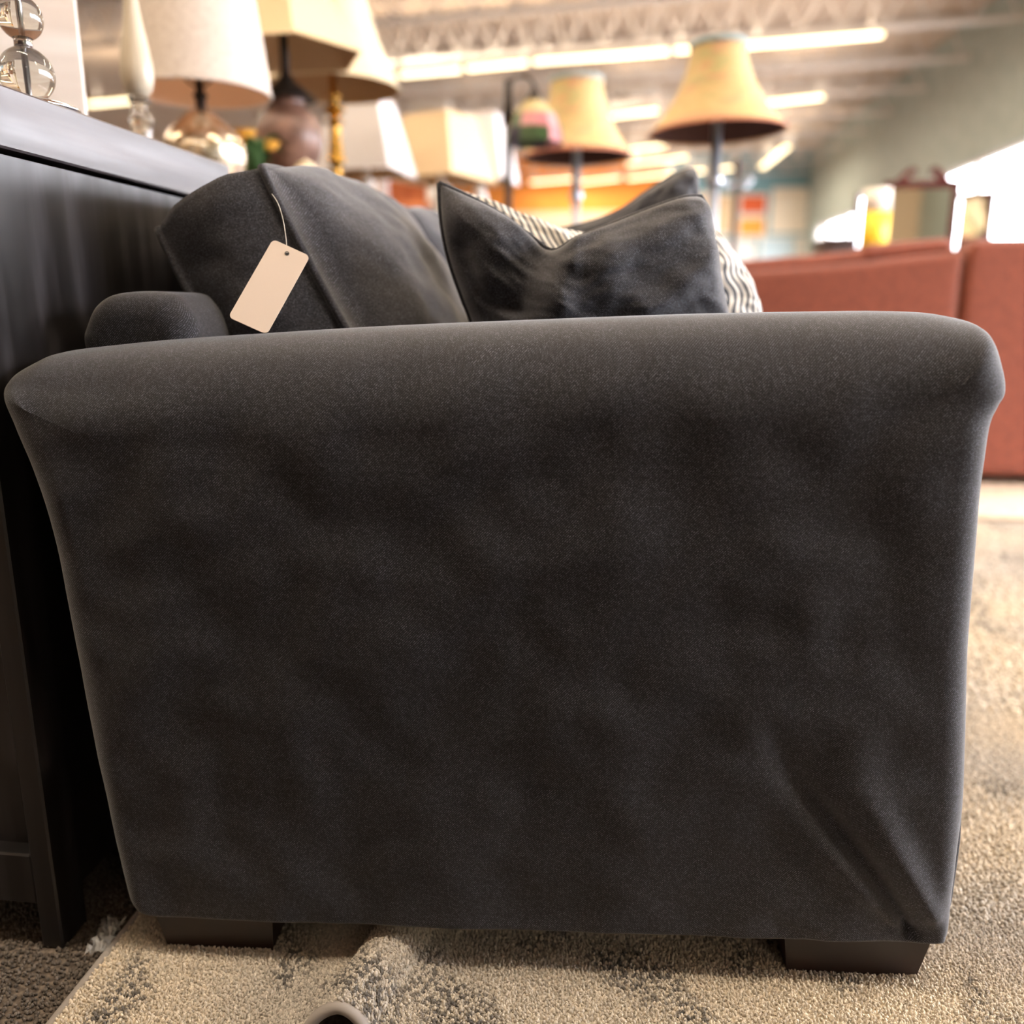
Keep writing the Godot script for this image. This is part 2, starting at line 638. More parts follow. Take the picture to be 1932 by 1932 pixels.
func flower_texture() -> ImageTexture:
	var n := 512
	var a := noise(0.006, 81, 2).get_seamless_image(n, n)
	var b := noise(0.007, 82, 2).get_seamless_image(n, n)
	var w := noise(0.03, 83, 3).get_seamless_image(n, n)
	var im := Image.create_empty(n, n, false, Image.FORMAT_RGB8)
	for y in n:
		for x in n:
			var c := Color8(214, 190, 140).lerp(Color8(200, 170, 116), w.get_pixel(x, y).r)
			c = c.lerp(Color8(202, 148, 118), 0.55 * smoothstep(0.60, 0.80, a.get_pixel(x, y).r))
			c = c.lerp(Color8(170, 176, 120), 0.45 * smoothstep(0.62, 0.82, b.get_pixel(x, y).r))
			im.set_pixel(x, y, c)
	return ImageTexture.create_from_image(im)

# ---------------------------------------------------------------- light
const WARM := Color(1.0, 0.93, 0.83)
const FIXTURE_ENERGY := 9.0
const UP_SHARE := 0.34

func strip_light(a: Vector3, b: Vector3, lit := true, label := "") -> void:
	var len := a.distance_to(b)
	var mid := (a + b) / 2
	var yaw := atan2(-(b.z - a.z), b.x - a.x)
	var lb := label if label != "" else ("lit white fluorescent strip light hanging under the roof joists" if lit else "unlit white fluorescent strip fitting between the lit rows under the roof")
	var t := thing("strip_light", lb, "ceiling light", mid, yaw, "lit fluorescent strip lights" if lit else "unlit strip fittings")
	var st := S()
	box(st, Vector3(0, 0.075, 0), Vector3(len - 0.03, 0.07, 0.20), 0.01)
	box(st, Vector3(0, 0.12, 0), Vector3(len - 0.06, 0.03, 0.12), 0.008)
	part(st, "housing", M.fixture, t)
	for sx: float in [-1, 1]:
		st = S()
		box(st, Vector3(sx * (len / 2 - 0.02), 0.03, 0), Vector3(0.012, 0.08, 0.19), 0.003)
		part(st, "lamp_holder", M.fixture, t)
	for sz: float in [-1, 1]:
		st = S()
		tube(st, [Vector3(-len / 2 + 0.03, 0.02, sz * 0.05), Vector3(0, 0.02, sz * 0.05), Vector3(len / 2 - 0.03, 0.02, sz * 0.05)], 0.019, 8)
		part(st, "fluorescent_tube", M.lit_tube if lit else M.dead_tube, t)
	for sx: float in [-1, 1]:
		st = S()
		tube(st, [Vector3(sx * len * 0.4, 0.13, 0), Vector3(sx * len * 0.4, 0.92, 0)], 0.006, 6)
		part(st, "hanger", M.joist, t)
	if lit:
		var l := AreaLight3D.new()
		l.name = "tube_light"
		l.area_size = Vector2(len - 0.06, 0.14)
		l.light_color = WARM
		l.light_energy = FIXTURE_ENERGY * len / 2.0
		l.shadow_enabled = true
		l.area_range = 60.0
		t.add_child(l)
		l.position = Vector3(0, -0.012, 0)
		l.rotation.x = -PI / 2
		# added uplight that brightens the deck; the housing itself is closed
		var up := AreaLight3D.new()
		up.name = "added_uplight"
		up.area_size = Vector2(len - 0.1, 0.10)
		up.light_color = WARM
		up.light_energy = FIXTURE_ENERGY * UP_SHARE * len / 2.0
		up.shadow_enabled = true
		up.area_range = 60.0
		t.add_child(up)
		up.position = Vector3(0, 0.142, 0)
		up.rotation.x = PI / 2

# ---------------------------------------------------------------- lamps
func shade_part(called: String, prof: Array, seg: int, smooth: bool, m: Material, lining: Material, parent: Node3D, turn := 0.0) -> void:
	var st := S()
	lathe(st, prof, seg, smooth, Vector3.ZERO, turn)
	part(st, called, m, parent)
	var inner := []
	for p: Vector2 in prof:
		inner.append(Vector2(p.x - 0.004, p.y))
	inner.reverse()
	st = S()
	lathe(st, inner, seg, smooth, Vector3.ZERO, turn)
	part(st, "lining", lining, parent)
	st = S()
	var rim := []
	for j in seg + 1:
		var t := TAU * j / seg + turn
		rim.append(Vector3((prof[0].x - 0.002) * sin(t), prof[0].y, (prof[0].x - 0.002) * cos(t)))
	tube(st, rim, 0.0035, 6)
	part(st, "rim", m, parent)
	# spider ring that carries the shade
	st = S()
	var top: Vector2 = prof[prof.size() - 1]
	for k in 3:
		var a := TAU * k / 3
		tube(st, [Vector3(0, top.y - 0.02, 0), Vector3(top.x * sin(a), top.y - 0.005, top.x * cos(a)) * 0.985], 0.0025, 5)
	part(st, "spider", M.brass, parent)

func stem(parent: Node3D, called: String, y0: float, y1: float, r: float, m: Material) -> void:
	var st := S()
	lathe(st, [Vector2(0, y0), Vector2(r, y0), Vector2(r, y1), Vector2(0, y1)], 20)
	part(st, called, m, parent)

func turned(parent: Node3D, called: String, prof: Array, m: Material, seg := 40) -> MeshInstance3D:
	var st := S()
	lathe(st, prof, seg)
	return part(st, called, m, parent)

func smooth_prof(pts: Array, n := 40) -> Array:
	var o := spline(pts, n)
	for k in o.size():
		o[k] = Vector2(maxf(0.0, o[k].x), o[k].y)
	return o

func bell(r0: float, r1: float, y0: float, y1: float, curve := 1.9) -> Array:
	var o := []
	for k in 19:
		var f := k / 18.0
		o.append(Vector2(r1 + (r0 - r1) * pow(1 - f, curve), lerpf(y0, y1, f)))
	return o

# ---------------------------------------------------------------- the scene
func _ready() -> void:
	# camera
	var cam := Camera3D.new()
	cam.name = "camera"
	add_child(cam)
	cam.position = Vector3(0, EYE, 0)
	cam.rotation.x = -pit
	cam.fov = rad_to_deg(2 * atan(966.0 / F))
	var att := CameraAttributesPhysical.new()
	att.frustum_focal_length = 12.0 / (966.0 / F)
	att.frustum_focus_distance = 0.84
	att.exposure_aperture = 1.45
	att.frustum_near = 0.02
	att.frustum_far = 400.0
	cam.attributes = att
	cam.fov = rad_to_deg(2 * atan(966.0 / F))
	cam.near = 0.02
	cam.far = 400.0
	cam.current = true
	# sky: pale blue low down, white overcast above
	var env := Environment.new()
	var sky := Sky.new()
	var sm := ProceduralSkyMaterial.new()
	sm.sky_top_color = Color(0.97, 0.97, 1.0)
	sm.sky_horizon_color = Color(0.26, 0.33, 0.38)
	sm.sky_curve = 0.05
	sm.sky_energy_multiplier = 6.0
	sm.ground_bottom_color = Color(0.5, 0.48, 0.46)
	sm.ground_horizon_color = Color(0.66, 0.72, 0.8)
	sky.sky_material = sm
	env.background_mode = Environment.BG_SKY
	env.sky = sky
	env.tonemap_mode = Environment.TONE_MAPPER_LINEAR
	env.tonemap_exposure = 0.62
	env.sdfgi_enabled = true
	env.ssao_enabled = true
	env.ssil_enabled = true
	var we := WorldEnvironment.new()
	we.name = "environment"
	we.environment = env
	add_child(we)
	make_materials()
	lights()
	building()
	rugs()
	sideboard()
	sofa()
	cushions()
	table_lamps()
	floor_lamps()
	rust_sofa()
	far_things()

func lights() -> void:
	var y := 4.3
	# the row that crosses the picture: first and last point of each fitting, x and forward distance
	for e in [[-7.88, 17.44, -5.5, 16.63], [-5.45, 16.6, -3.2, 15.83], [-3.14, 15.78, -1.86, 15.35], [-1.81, 15.33, -0.76, 14.97], [-0.72, 14.94, 0.28, 14.58], [0.32, 14.55, 2.33, 13.97],
			[2.36, 13.94, 3.29, 13.70], [3.31, 13.70, 5.13, 13.15],
			[1.92, 18.47, 2.82, 17.89], [4.59, 17.35, 5.60, 16.81], [-0.9, 19.6, -0.37, 19.3],
			[2.84, 22.25, 3.63, 21.55], [3.06, 24.42, 4.44, 23.25],
			[0.56, 27.9, 1.92, 27.1], [2.0, 27.9, 3.2, 26.9], [3.4, 27.1, 4.6, 26.1], [4.9, 25.9, 5.37, 25.5], [5.45, 25.44, 6.07, 24.97],
			[6.74, 24.97, 6.43, 21.55], [-5.7, 26.5, -4.89, 26.1]]:
		strip_light(Vector3(e[0], y, -e[1]), Vector3(e[2], y, -e[3]))
	for e in [[1.74, 16.81, 2.55, 16.53], [-1.93, 17.89, -1.15, 17.62]]:
		strip_light(Vector3(e[0], y, -e[1]), Vector3(e[2], y, -e[3]), false)
	# rows nearer than the picture's upper edge, over the sofa; the row behind the camera is added to light that end
	for r in [8.6, 4.6, 0.75, -5.6]:
		for k in 5:
			var c := Vector3(-6.2 + k * 2.46, y, -r + (k - 2) * 0.37)
			strip_light(c + Vector3(-1.19, 0, -0.18), c + Vector3(1.19, 0, 0.18), true, "lit white fluorescent strip light over the near part of the shop" if r > 0.0 else "unseen fluorescent strip light added behind the camera to light the wall and mirror")

func building() -> void:
	# --- floor
	var fl := struct("floor", Vector3.ZERO, SHOP)
	var st := S()
	box(st, Vector3(-5, -0.1, -10), Vector3(21.2, 0.2, 38), 0.0)
	part(st, "carpet", M.carpet, fl)
	# short loops of the carpet beside the rug
	var rng := RandomNumberGenerator.new()
	rng.seed = 3
	var spots := []
	var tones := []
	for k in 9000:
		var l := rng.randf_range(-0.86, -0.53)
		var d := rng.randf_range(0.56, 0.98)
		spots.append(Vector3(l, 0.0005, -d))
		var g := rng.randf_range(0.5, 1.25)
		tones.append(Color(0.135 * g, 0.112 * g, 0.094 * g))
	pile("carpet_pile", fl, spots, tones, 0.0032, 0.0035, rng)
	# --- ceiling: ribbed steel deck
	var ce := struct("ceiling", Vector3.ZERO, SHOP)
	st = S()
	st.set_smooth_group(-1)
	var n := 140
	for k in n:
		var x := -15.5 + k * 0.15
		var prof := [Vector2(x, 5.2), Vector2(x + 0.05, 5.2), Vector2(x + 0.07, 5.25), Vector2(x + 0.13, 5.25), Vector2(x + 0.15, 5.2)]
		for i in 4:
			var a: Vector2 = prof[i]
			var b: Vector2 = prof[i + 1]
			quad(st, Vector3(a.x, a.y, -29), Vector3(b.x, b.y, -29), Vector3(b.x, b.y, 9), Vector3(a.x, a.y, 9))
	part(st, "ribbed_deck", M.deck, ce)
	st = S()
	box(st, Vector3(-5, 5.35, -10), Vector3(21.4, 0.18, 38.2), 0.0)
	part(st, "roof_slab", M.deck, ce)
	# --- open-web joists
	var ty := -deg_to_rad(14.0)
	for k in 12:
		var dist := 6.9 + k * 2.0
		var t := thing("roof_joist", "pale grey open web steel joist crossing under the ribbed roof deck", "joist", Vector3(dist * 0.12 - 1.5, 4.55, -dist), ty, "roof joists")
		st = S()
		box(st, Vector3(0, 0, 0), Vector3(14.0, 0.06, 0.09), 0.005)
		part(st, "bottom_chord", M.joist, t)
		st = S()
		box(st, Vector3(0, 0.6, 0), Vector3(14.0, 0.06, 0.12), 0.005)
		part(st, "top_chord", M.joist, t)
		var web: MeshInstance3D
		for j in 24:
			var x := -6.9 + j * 0.575
			var a := Vector3(x, 0.02, 0)
			var b := Vector3(x + 0.29, 0.58, 0)
			if j == 0:
				st = S()
				tube(st, [Vector3.ZERO, b - a], 0.018, 6)
				web = part(st, "web_bar", M.joist, t)
				web.position = a
			else:
				again(web, t, a)
		var web2: MeshInstance3D
		for j in 24:
			var a := Vector3(-6.9 + j * 0.575 + 0.29, 0.58, 0)
			if j == 0:
				st = S()
				tube(st, [Vector3.ZERO, Vector3(0.285, -0.56, 0)], 0.018, 6)
				web2 = part(st, "web_bar", M.joist, t)
				web2.position = a
			else:
				again(web2, t, a)
	# --- right wall with its run of shop windows
	var L := 5.40
	var top := 2.93
	var wr := struct("wall_right", Vector3.ZERO, SHOP)
	st = S()
	box(st, Vector3(L + 0.12, (top + 5.4) / 2, -10), Vector3(0.24, 5.4 - top, 38), 0.0)
	part(st, "upper_wall", M.wall_green, wr)
	st = S()
	box(st, Vector3(L + 0.12, 0.2, -10), Vector3(0.24, 0.4, 38), 0.0)
	part(st, "sill_wall", M.wall_green, wr)
	st = S()
	box(st, Vector3(L + 0.12, 1.66, -28.0), Vector3(0.24, 2.56, 2.0), 0.0)
	part(st, "end_pier", M.wall_green, wr)
	st = S()
	box(st, Vector3(L + 0.12, 1.66, 4.3), Vector3(0.24, 2.56, 9.4), 0.0)
	part(st, "daylight_blocking_pier", M.wall_green, wr)  # unseen windowless stretch, lengthened to keep daylight off the sofa's end
	var k2 := 0
	var d0 := 0.4
	while d0 < 27.0:
		var w := minf(2.15, 27.0 - d0)
		k2 += 1
		var wn := struct("window_%d" % k2, shop(L + 0.12, 0.4, d0 + w / 2), SHOP)
		st = S()
		box(st, Vector3(0, (top - 0.4) / 2, 0), Vector3(0.008, top - 0.4, w), 0.0)
		part(st, "pane", M.pane, wn)
		for e in [[0.0, 0.03, w, 0.06], [0.0, top - 0.43, w, 0.06]]:
			st = S()
			box(st, Vector3(0, e[1], 0), Vector3(0.12, 0.06, w - 0.06), 0.004)
			part(st, "rail", M.frame_alu, wn)
		for sz: float in [-1, 1]:
			st = S()
			box(st, Vector3(0, (top - 0.4) / 2, sz * (w / 2 - 0.015)), Vector3(0.12, top - 0.4, 0.03), 0.004)
			part(st, "mullion", M.frame_alu, wn)
		d0 += w
	# --- far wall: orange frieze and cream to the left, teal to the right
	var wb := struct("wall_back", Vector3.ZERO, SHOP)
	for e in [["orange_frieze", -15.5, 1.2, 3.55, 5.4, M.wall_orange], ["cream_wall", -15.5, 1.2, 0.0, 3.55, M.wall_cream], ["teal_wall", 1.2, 5.6, 0.0, 5.4, M.wall_teal]]:
		st = S()
		box(st, Vector3((e[1] + e[2]) / 2, (e[3] + e[4]) / 2, -28.6), Vector3(e[2] - e[1], e[4] - e[3], 0.24), 0.0)
		part(st, e[0], e[5], wb)
	var wl := struct("wall_left", Vector3.ZERO, SHOP)
	st = S()
	box(st, Vector3(-15.4, 2.7, -10), Vector3(0.24, 5.4, 38), 0.0)
	part(st, "plaster", M.wall_cream, wl)
	var wf := struct("wall_front", Vector3.ZERO, SHOP)
	st = S()
	box(st, Vector3(-5, 2.7, 8.9), Vector3(21.2, 5.4, 0.24), 0.0)
	part(st, "plaster", M.wall_cream, wf)
	# --- the lot outside
	var pv := struct("ground", Vector3.ZERO, SHOP)
	st = S()
	box(st, Vector3(45, -0.35, -10), Vector3(78, 0.3, 160), 0.0)
	part(st, "pavement", M.pavement, pv)

func pile(called: String, parent: Node3D, spots: Array, tones: Array, wide: float, high: float, rng: RandomNumberGenerator, sizes := PackedFloat32Array()) -> void:
	var st := S()
	st.set_smooth_group(0)
	lathe(st, [Vector2(0.35, 0.0), Vector2(0.5, 0.45), Vector2(0.3, 0.85), Vector2(0.0, 1.0)], 5)
	st.generate_normals()
	st.index()
	var mm := MultiMesh.new()
	mm.transform_format = MultiMesh.TRANSFORM_3D
	mm.use_colors = true
	mm.mesh = st.commit()
	mm.mesh.surface_set_material(0, M.tuft)
	mm.instance_count = spots.size()
	for k in spots.size():
		var b := Basis.from_euler(Vector3(rng.randf_range(-0.5, 0.5), rng.randf() * TAU, rng.randf_range(-0.5, 0.5)))
		var s := rng.randf_range(0.75, 1.3) * (sizes[k] if sizes.size() else 1.0)
		var hs := pow(s, 0.6)
		mm.set_instance_transform(k, Transform3D(b.scaled_local(Vector3(wide * s, high * hs, wide * s)), spots[k]))
		mm.set_instance_color(k, tones[k])
	var o := MultiMeshInstance3D.new()
	o.name = called
	o.multimesh = mm
	o.material_override = M.tuft
	o.set_meta("kind", "stuff")
	parent.add_child(o, true)

# height of the rug's under side: one buckled fold runs in from its near edge
func fold(l: float, d: float) -> float:
	var axis := -0.247 + (d - 0.66) * 0.22
	var x := absf(l - axis)
	var w := 0.031
	var hgt := 0.034 * (1.0 - smoothstep(0.95, 1.3, d))
	var k := x / w
	var f := 0.0
	if k < 1.0:
		f = sqrt(1.0 - k * k) * 0.9 + 0.1 * (1 - k)
	f = maxf(f, 0.42 * exp(-pow(k / 1.15, 2.0)) * 0.9)
	return hgt * f

func near_edge(l: float) -> float:
	return 0.628 + 0.034 * exp(-pow((l + 0.247) / 0.07, 2.0))

func rugs() -> void:
	var t := thing("rug", "cream pile rug with black distressed marks and a buckled fold under the dark sofa", "rug", Vector3.ZERO, SHOP)
	var ls := []
	var x := -0.528
	while x < 2.6:
		ls.append(x)
		x += 0.004 if absf(x + 0.23) < 0.085 else 0.02 if x < 1.0 else 0.1
	ls.append(2.6)
	var ds := []
	var f := 0.0
	while f < 2.2:
		ds.append(f)
		f += 0.008 if f < 0.3 else 0.03
	ds.append(2.2)
	var thick := 0.009
	var up := []
	var dn := []
	var uvs := []
	for d: float in ds:
		var a := PackedVector3Array()
		var b := PackedVector3Array()
		var u := PackedVector2Array()
		for l: float in ls:
			var dd := lerpf(near_edge(l), 2.86, d / 2.2)
			var h := fold(l, dd)
			a.append(Vector3(l, h + thick, -dd))
			b.append(Vector3(l, h + 0.001, -dd))
			u.append(Vector2((l + 0.6) / 3.2, (dd - 0.5) / 3.2))
		up.append(a)
		dn.append(b)
		uvs.append(u)
	var st := S()
	st.set_smooth_group(0)
	grid(st, up, false, uvs)
	grid(st, dn, true, uvs)
	part(st, "ground_weave", M.rug, t)
	# serged binding round the edge
	st = S()
	var path := []
	for l: float in ls:
		path.append(Vector3(l, fold(l, near_edge(l)) + 0.0052, -near_edge(l)))
	tube(st, path, 0.0058, 8)
	tube(st, [Vector3(-0.528, 0.0052, -0.628), Vector3(-0.528, 0.0052, -1.5), Vector3(-0.528, 0.0052, -2.86)], 0.0058, 8)
	tube(st, [Vector3(-0.528, 0.0052, -2.86), Vector3(1, 0.0052, -2.86), Vector3(2.6, 0.0052, -2.86)], 0.0058, 8)
	part(st, "binding", M.binding, t)
	# pile
	var rng := RandomNumberGenerator.new()
	rng.seed = 8
	var spots := []
	var tones := []
	var sizes := PackedFloat32Array()
	var sow := func(l0: float, l1: float, d0: float, d1: float, step: float) -> void:
		var l := l0
		while l < l1:
			var d := d0
			while d < d1:
				var ll := l + rng.randf_range(-0.5, 0.5) * step
				var dd := d + rng.randf_range(-0.5, 0.5) * step
				if dd > near_edge(ll) + 0.003 and ll > -0.524:
					sizes.append(maxf(1.0, step / 0.0025))
					spots.append(Vector3(ll, fold(ll, dd) + thick - 0.001, -dd))
					var c := rug_tone(ll, dd) * rng.randf_range(0.78, 1.18)
					tones.append(Color(c.r, c.g, c.b))
				d += step
			l += step
	sow.call(-0.526, 0.62, 0.63, 0.90, 0.0025)
	sow.call(-0.32, -0.16, 0.63, 0.95, 0.0025)
	sow.call(0.3, 0.95, 0.90, 1.45, 0.0042)
	sow.call(0.62, 0.9, 0.7, 0.90, 0.0034)
	sow.call(0.3, 1.75, 1.45, 2.84, 0.0085)
	pile("pile", t, spots, tones, 0.0029, 0.0046, rng, sizes)
	# a scrap of packing film by the rug's edge
	var p := thing("plastic_scrap", "small crumpled scrap of clear plastic at the rug edge by the sideboard leg", "plastic scrap", shop(-0.542, 0.0, 0.755), SHOP + 0.2)
	st = S()
	st.set_smooth_group(-1)
	var nz := noise(60.0, 9, 2)
	var rows := []
	for i in 9:
		var r := PackedVector3Array()
		for j in 13:
			var a := Vector3((i - 4) * 0.0028, 0, (j - 6) * 0.0040)
			r.append(a + Vector3(nz.get_noise_2d(i * 0.01, j * 0.01) * 0.008, 0.012 + nz.get_noise_2d(j * 0.011 + 3, i * 0.013) * 0.014, nz.get_noise_2d(i * 0.01 + 7, j * 0.01) * 0.006))
		rows.append(r)
	grid(st, rows)
	part(st, "film", M.film, p)
	# pale rug under the rust sofa
	var r2 := thing("rug", "plain pale beige rug lying under the rust coloured sofa", "rug", shop(3.0, 0, 3.78), SHOP)
	st = S()
	box(st, Vector3(0, 0.006, 0), Vector3(4.0, 0.012, 1.7), 0.003)
	part(st, "weave", M.rug2, r2)

func sideboard() -> void:
	var near := 0.742
	var far := 1.30
	var face := -0.583
	var deep := 0.46
	var top := 0.882
	var len := far - near
	var t := thing("sideboard", "tall black-brown brushed wood sideboard standing behind the dark sofa", "sideboard", shop(face - deep / 2, 0, (near + far) / 2), SHOP)
	var st := S()
	box(st, Vector3(0, top - 0.0285, 0), Vector3(deep, 0.057, len), 0.002)
	part(st, "top", M.rail_wood, t)
	st = S()
	box(st, Vector3(deep / 2 - 0.010, (0.05 + top - 0.062) / 2, 0), Vector3(0.012, top - 0.062 - 0.05, len - 0.09), 0.0004)
	part(st, "back_panel", M.panel_wood, t)
	for sx: float in [-1, 1]:
		for sz: float in [-1, 1]:
			st = S()
			box(st, Vector3(sx * (deep / 2 - 0.0125 - 0.001), (top - 0.061) / 2, sz * (len / 2 - 0.0225)), Vector3(0.025, top - 0.061, 0.045), 0.002)
			part(st, "leg", M.panel_wood, t)
	for sz: float in [-1, 1]:
		st = S()
		box(st, Vector3(0, (top + 0.05) / 2, sz * (len / 2 - 0.03)), Vector3(deep - 0.06, top - 0.12, 0.014), 0.001)
		part(st, "end_panel", M.panel_wood, t)
		st = S()
		box(st, Vector3(0, 0.082, sz * (len / 2 - 0.014)), Vector3(deep - 0.054, 0.06, 0.022), 0.002)
		part(st, "bottom_rail", M.panel_wood, t)
	st = S()
	box(st, Vector3(0, 0.075, 0), Vector3(deep - 0.06, 0.02, len - 0.08), 0.001)
	part(st, "bottom_board", M.panel_wood, t)
	for k in 2:
		var dr := S()
		box(dr, Vector3(-deep / 2 + 0.012, (0.11 + top - 0.07) / 2, (k - 0.5) * (len - 0.1) / 2), Vector3(0.02, top - 0.19, (len - 0.1) / 2 - 0.006), 0.003)
		var door := part(dr, "door", M.panel_wood, t)
		st = S()
		tube(st, [Vector3(-deep / 2 - 0.02, 0.45, (k - 0.5) * 0.1), Vector3(-deep / 2 - 0.02, 0.55, (k - 0.5) * 0.1)], 0.005, 8)
		part(st, "handle", M.steel, door)

# folds that pull at the arm's lower front corner, and the slack of the cloth
var arm_noise := noise(7.0, 101, 2)
func arm_relief(s: float, h: float) -> float:
	var z := 0.0
	for f in [[[[0.398, 0.072], [0.351, 0.143], [0.305, 0.200], [0.266, 0.2495], [0.225, 0.33]], 0.012, 0.0095, -1.0], [[[0.415, 0.095], [0.372, 0.167], [0.333, 0.229], [0.296, 0.295]], 0.008, 0.016, 1.0], [[[0.384, 0.085], [0.345, 0.122], [0.30, 0.17], [0.25, 0.215]], 0.005, 0.012, 1.0], [[[0.378, 0.076], [0.362, 0.098], [0.35, 0.125]], 0.004, 0.006, -1.0], [[[0.30, 0.06], [0.27, 0.075], [0.235, 0.10]], 0.003, 0.01, -1.0]]:
		var best := 9.0
		var along := 0.0
		var pts: Array = f[0]
		for k in pts.size() - 1:
			var a := Vector2(pts[k][0], pts[k][1])
			var b := Vector2(pts[k + 1][0], pts[k + 1][1])
			var q := Geometry2D.get_closest_point_to_segment(Vector2(s, h), a, b)
			var dd := q.distance_to(Vector2(s, h))
			if dd < best:
				best = dd
				along = (k + a.distance_to(q) / a.distance_to(b)) / (pts.size() - 1)
		var w: float = f[2] * (0.7 + 0.9 * along)
		z += f[3] * f[1] * exp(-pow(best / w, 2.0)) * (1.0 - smoothstep(0.45, 1.0, along))
	z += arm_noise.get_noise_2d(s, h) * 0.0045
	z += 0.010 * exp(-pow((s + 0.02) / 0.4, 2.0) - pow((h - 0.36) / 0.25, 2.0))
	return z

func sofa() -> void:
	var t := thing("sofa", "charcoal denim sofa with a broad padded arm and dark block feet", "sofa", Vector3(0, 0, -0.768), -deg_to_rad(3.2))
	var arm_line := []
	for p in [[-0.4799, 0.5976, 0.036], [-0.478, 0.6144, 0.05], [-0.468, 0.6272, 0.075], [-0.4462, 0.6367, 0.085], [-0.39, 0.6435, 0.088], [-0.341, 0.648, 0.088], [-0.24, 0.6545, 0.088], [-0.1448, 0.6602, 0.088], [-0.05, 0.6645, 0.088], [0.0378, 0.668, 0.088], [0.11, 0.6708, 0.088], [0.1879, 0.6733, 0.088], [0.28, 0.675, 0.088], [0.355, 0.6755, 0.088], [0.398, 0.6715, 0.085], [0.4205, 0.6597, 0.06], [0.431, 0.63, 0.042], [0.4335, 0.608, 0.032], [0.429, 0.5945, 0.032], [0.4235, 0.574, 0.032], [0.4225, 0.5216, 0.032], [0.425, 0.445, 0.032], [0.4289, 0.3695, 0.032], [0.436, 0.29, 0.032], [0.4421, 0.2151, 0.032], [0.4425, 0.145, 0.032], [0.4407, 0.0891, 0.022], [0.4364, 0.066, 0.01], [0.426, 0.058, 0.006],
			[0.37, 0.0585, 0.006], [0.2749, 0.0581, 0.006], [0.15, 0.0575, 0.006], [0.06, 0.057, 0.006], [-0.036, 0.0564, 0.006], [-0.15, 0.0555, 0.006], [-0.25, 0.0545, 0.006], [-0.34, 0.054, 0.006], [-0.383, 0.0545, 0.008], [-0.401, 0.065, 0.012], [-0.4115, 0.0919, 0.025], [-0.423, 0.17, 0.036], [-0.4326, 0.2576, 0.036], [-0.439, 0.36, 0.036], [-0.447, 0.4698, 0.036], [-0.46, 0.53, 0.036], [-0.473, 0.571, 0.036]]:
		arm_line.append(Vector3(p[0], p[1], p[2]))
	var st := S()
	slab(st, arm_line, 0.215, 480, 100, arm_relief, 4)
	part(st, "arm", M.denim, t)
	st = S()
	slab(st, arm_line, 0.215, 200, 10, NONE, 4)
	var far_arm := part(st, "arm", M.denim, t)
	far_arm.position = Vector3(0, 0, -1.86)
	# padded front panel of each arm with its welt
	for z0: float in [-0.012, -1.872]:
		st = S()
		slab(st, rounded_rect(0.175, 0.40, 0.02, 0.008), 0.022, 120, 4)
		var fp := part(st, "arm_front_panel", M.denim, t)
		fp.rotation.y = PI / 2
		fp.position = Vector3(0.423, 0.275, z0 - 0.1)
		st = S()
		var loop := []
		for v: Vector3 in rounded_rect(0.18, 0.405, 0.022):
			loop.append(Vector3(v.x, v.y, -0.004))
		loop.append(loop[0])
		tube(st, loop, 0.0035, 8)
		part(st, "welt", M.denim, fp)
	# doubled welt where the arm's side meets its front, low down
	for e in [[0.4462, -0.034], [0.4475, -0.052]]:
		st = S()
		tube(st, spline([Vector3(e[0] - 0.004, 0.205, e[1]), Vector3(e[0], 0.16, e[1]), Vector3(e[0], 0.11, e[1]), Vector3(e[0] - 0.001, 0.08, e[1]), Vector3(e[0] - 0.008, 0.064, e[1])], 20), 0.0042, 8)
		part(st, "welt", M.denim, t)
	# back frame
	var bk := []
	for p in [[-0.395, 0.08], [-0.41, 0.2], [-0.425, 0.35], [-0.436, 0.5], [-0.446, 0.61], [-0.452, 0.644], [-0.447, 0.6615], [-0.4345, 0.6816], [-0.4118, 0.6931], [-0.3648, 0.6946], [-0.345, 0.685], [-0.33, 0.655], [-0.32, 0.58], [-0.30, 0.48], [-0.27, 0.36], [-0.25, 0.22], [-0.25, 0.09], [-0.32, 0.075]]:
		bk.append(Vector3(p[0], p[1], 0.03))
	st = S()
	slab(st, bk, 1.83, 160, 10, NONE, 6)
	var bf := part(st, "back_frame", M.denim, t)
	bf.position = Vector3(0, 0, -0.105)
	# seat base and front rail
	st = S()
	box(st, Vector3(0.10, 0.18, -1.04), Vector3(0.64, 0.228, 1.63), 0.012)
	part(st, "seat_base", M.denim, t)
	st = S()
	box(st, Vector3(0.0, 0.066, -1.04), Vector3(0.76, 0.008, 2.0), 0.0)
	part(st, "dust_cover", M.black_cloth, t)
	# block feet, tapered on the outer side
	for e in [[-0.383, -0.2537, -0.3716, -0.257, -0.012], [0.2773, 0.4263, 0.2844, 0.415, -0.012], [-0.383, -0.2537, -0.3716, -0.257, -1.94], [0.2773, 0.4263, 0.2844, 0.415, -1.94]]:
		st = S()
		st.set_smooth_group(-1)
		var y0 := 0.0075
		var y1 := 0.062
		var z0: float = e[4]
		var z1: float = e[4] - 0.115
		var hi := [Vector3(e[0], y1, z0), Vector3(e[1], y1, z0), Vector3(e[1], y1, z1), Vector3(e[0], y1, z1)]
		var lo := [Vector3(e[2], y0, z0 - 0.003), Vector3(e[3], y0, z0 - 0.003), Vector3(e[3], y0, z1 + 0.003), Vector3(e[2], y0, z1 + 0.003)]
		for k in 4:
			quad(st, lo[k], lo[(k + 1) % 4], hi[(k + 1) % 4], hi[k])
		quad(st, hi[0], hi[1], hi[2], hi[3])
		quad(st, lo[3], lo[2], lo[1], lo[0])
		part(st, "foot", M.leg, t)

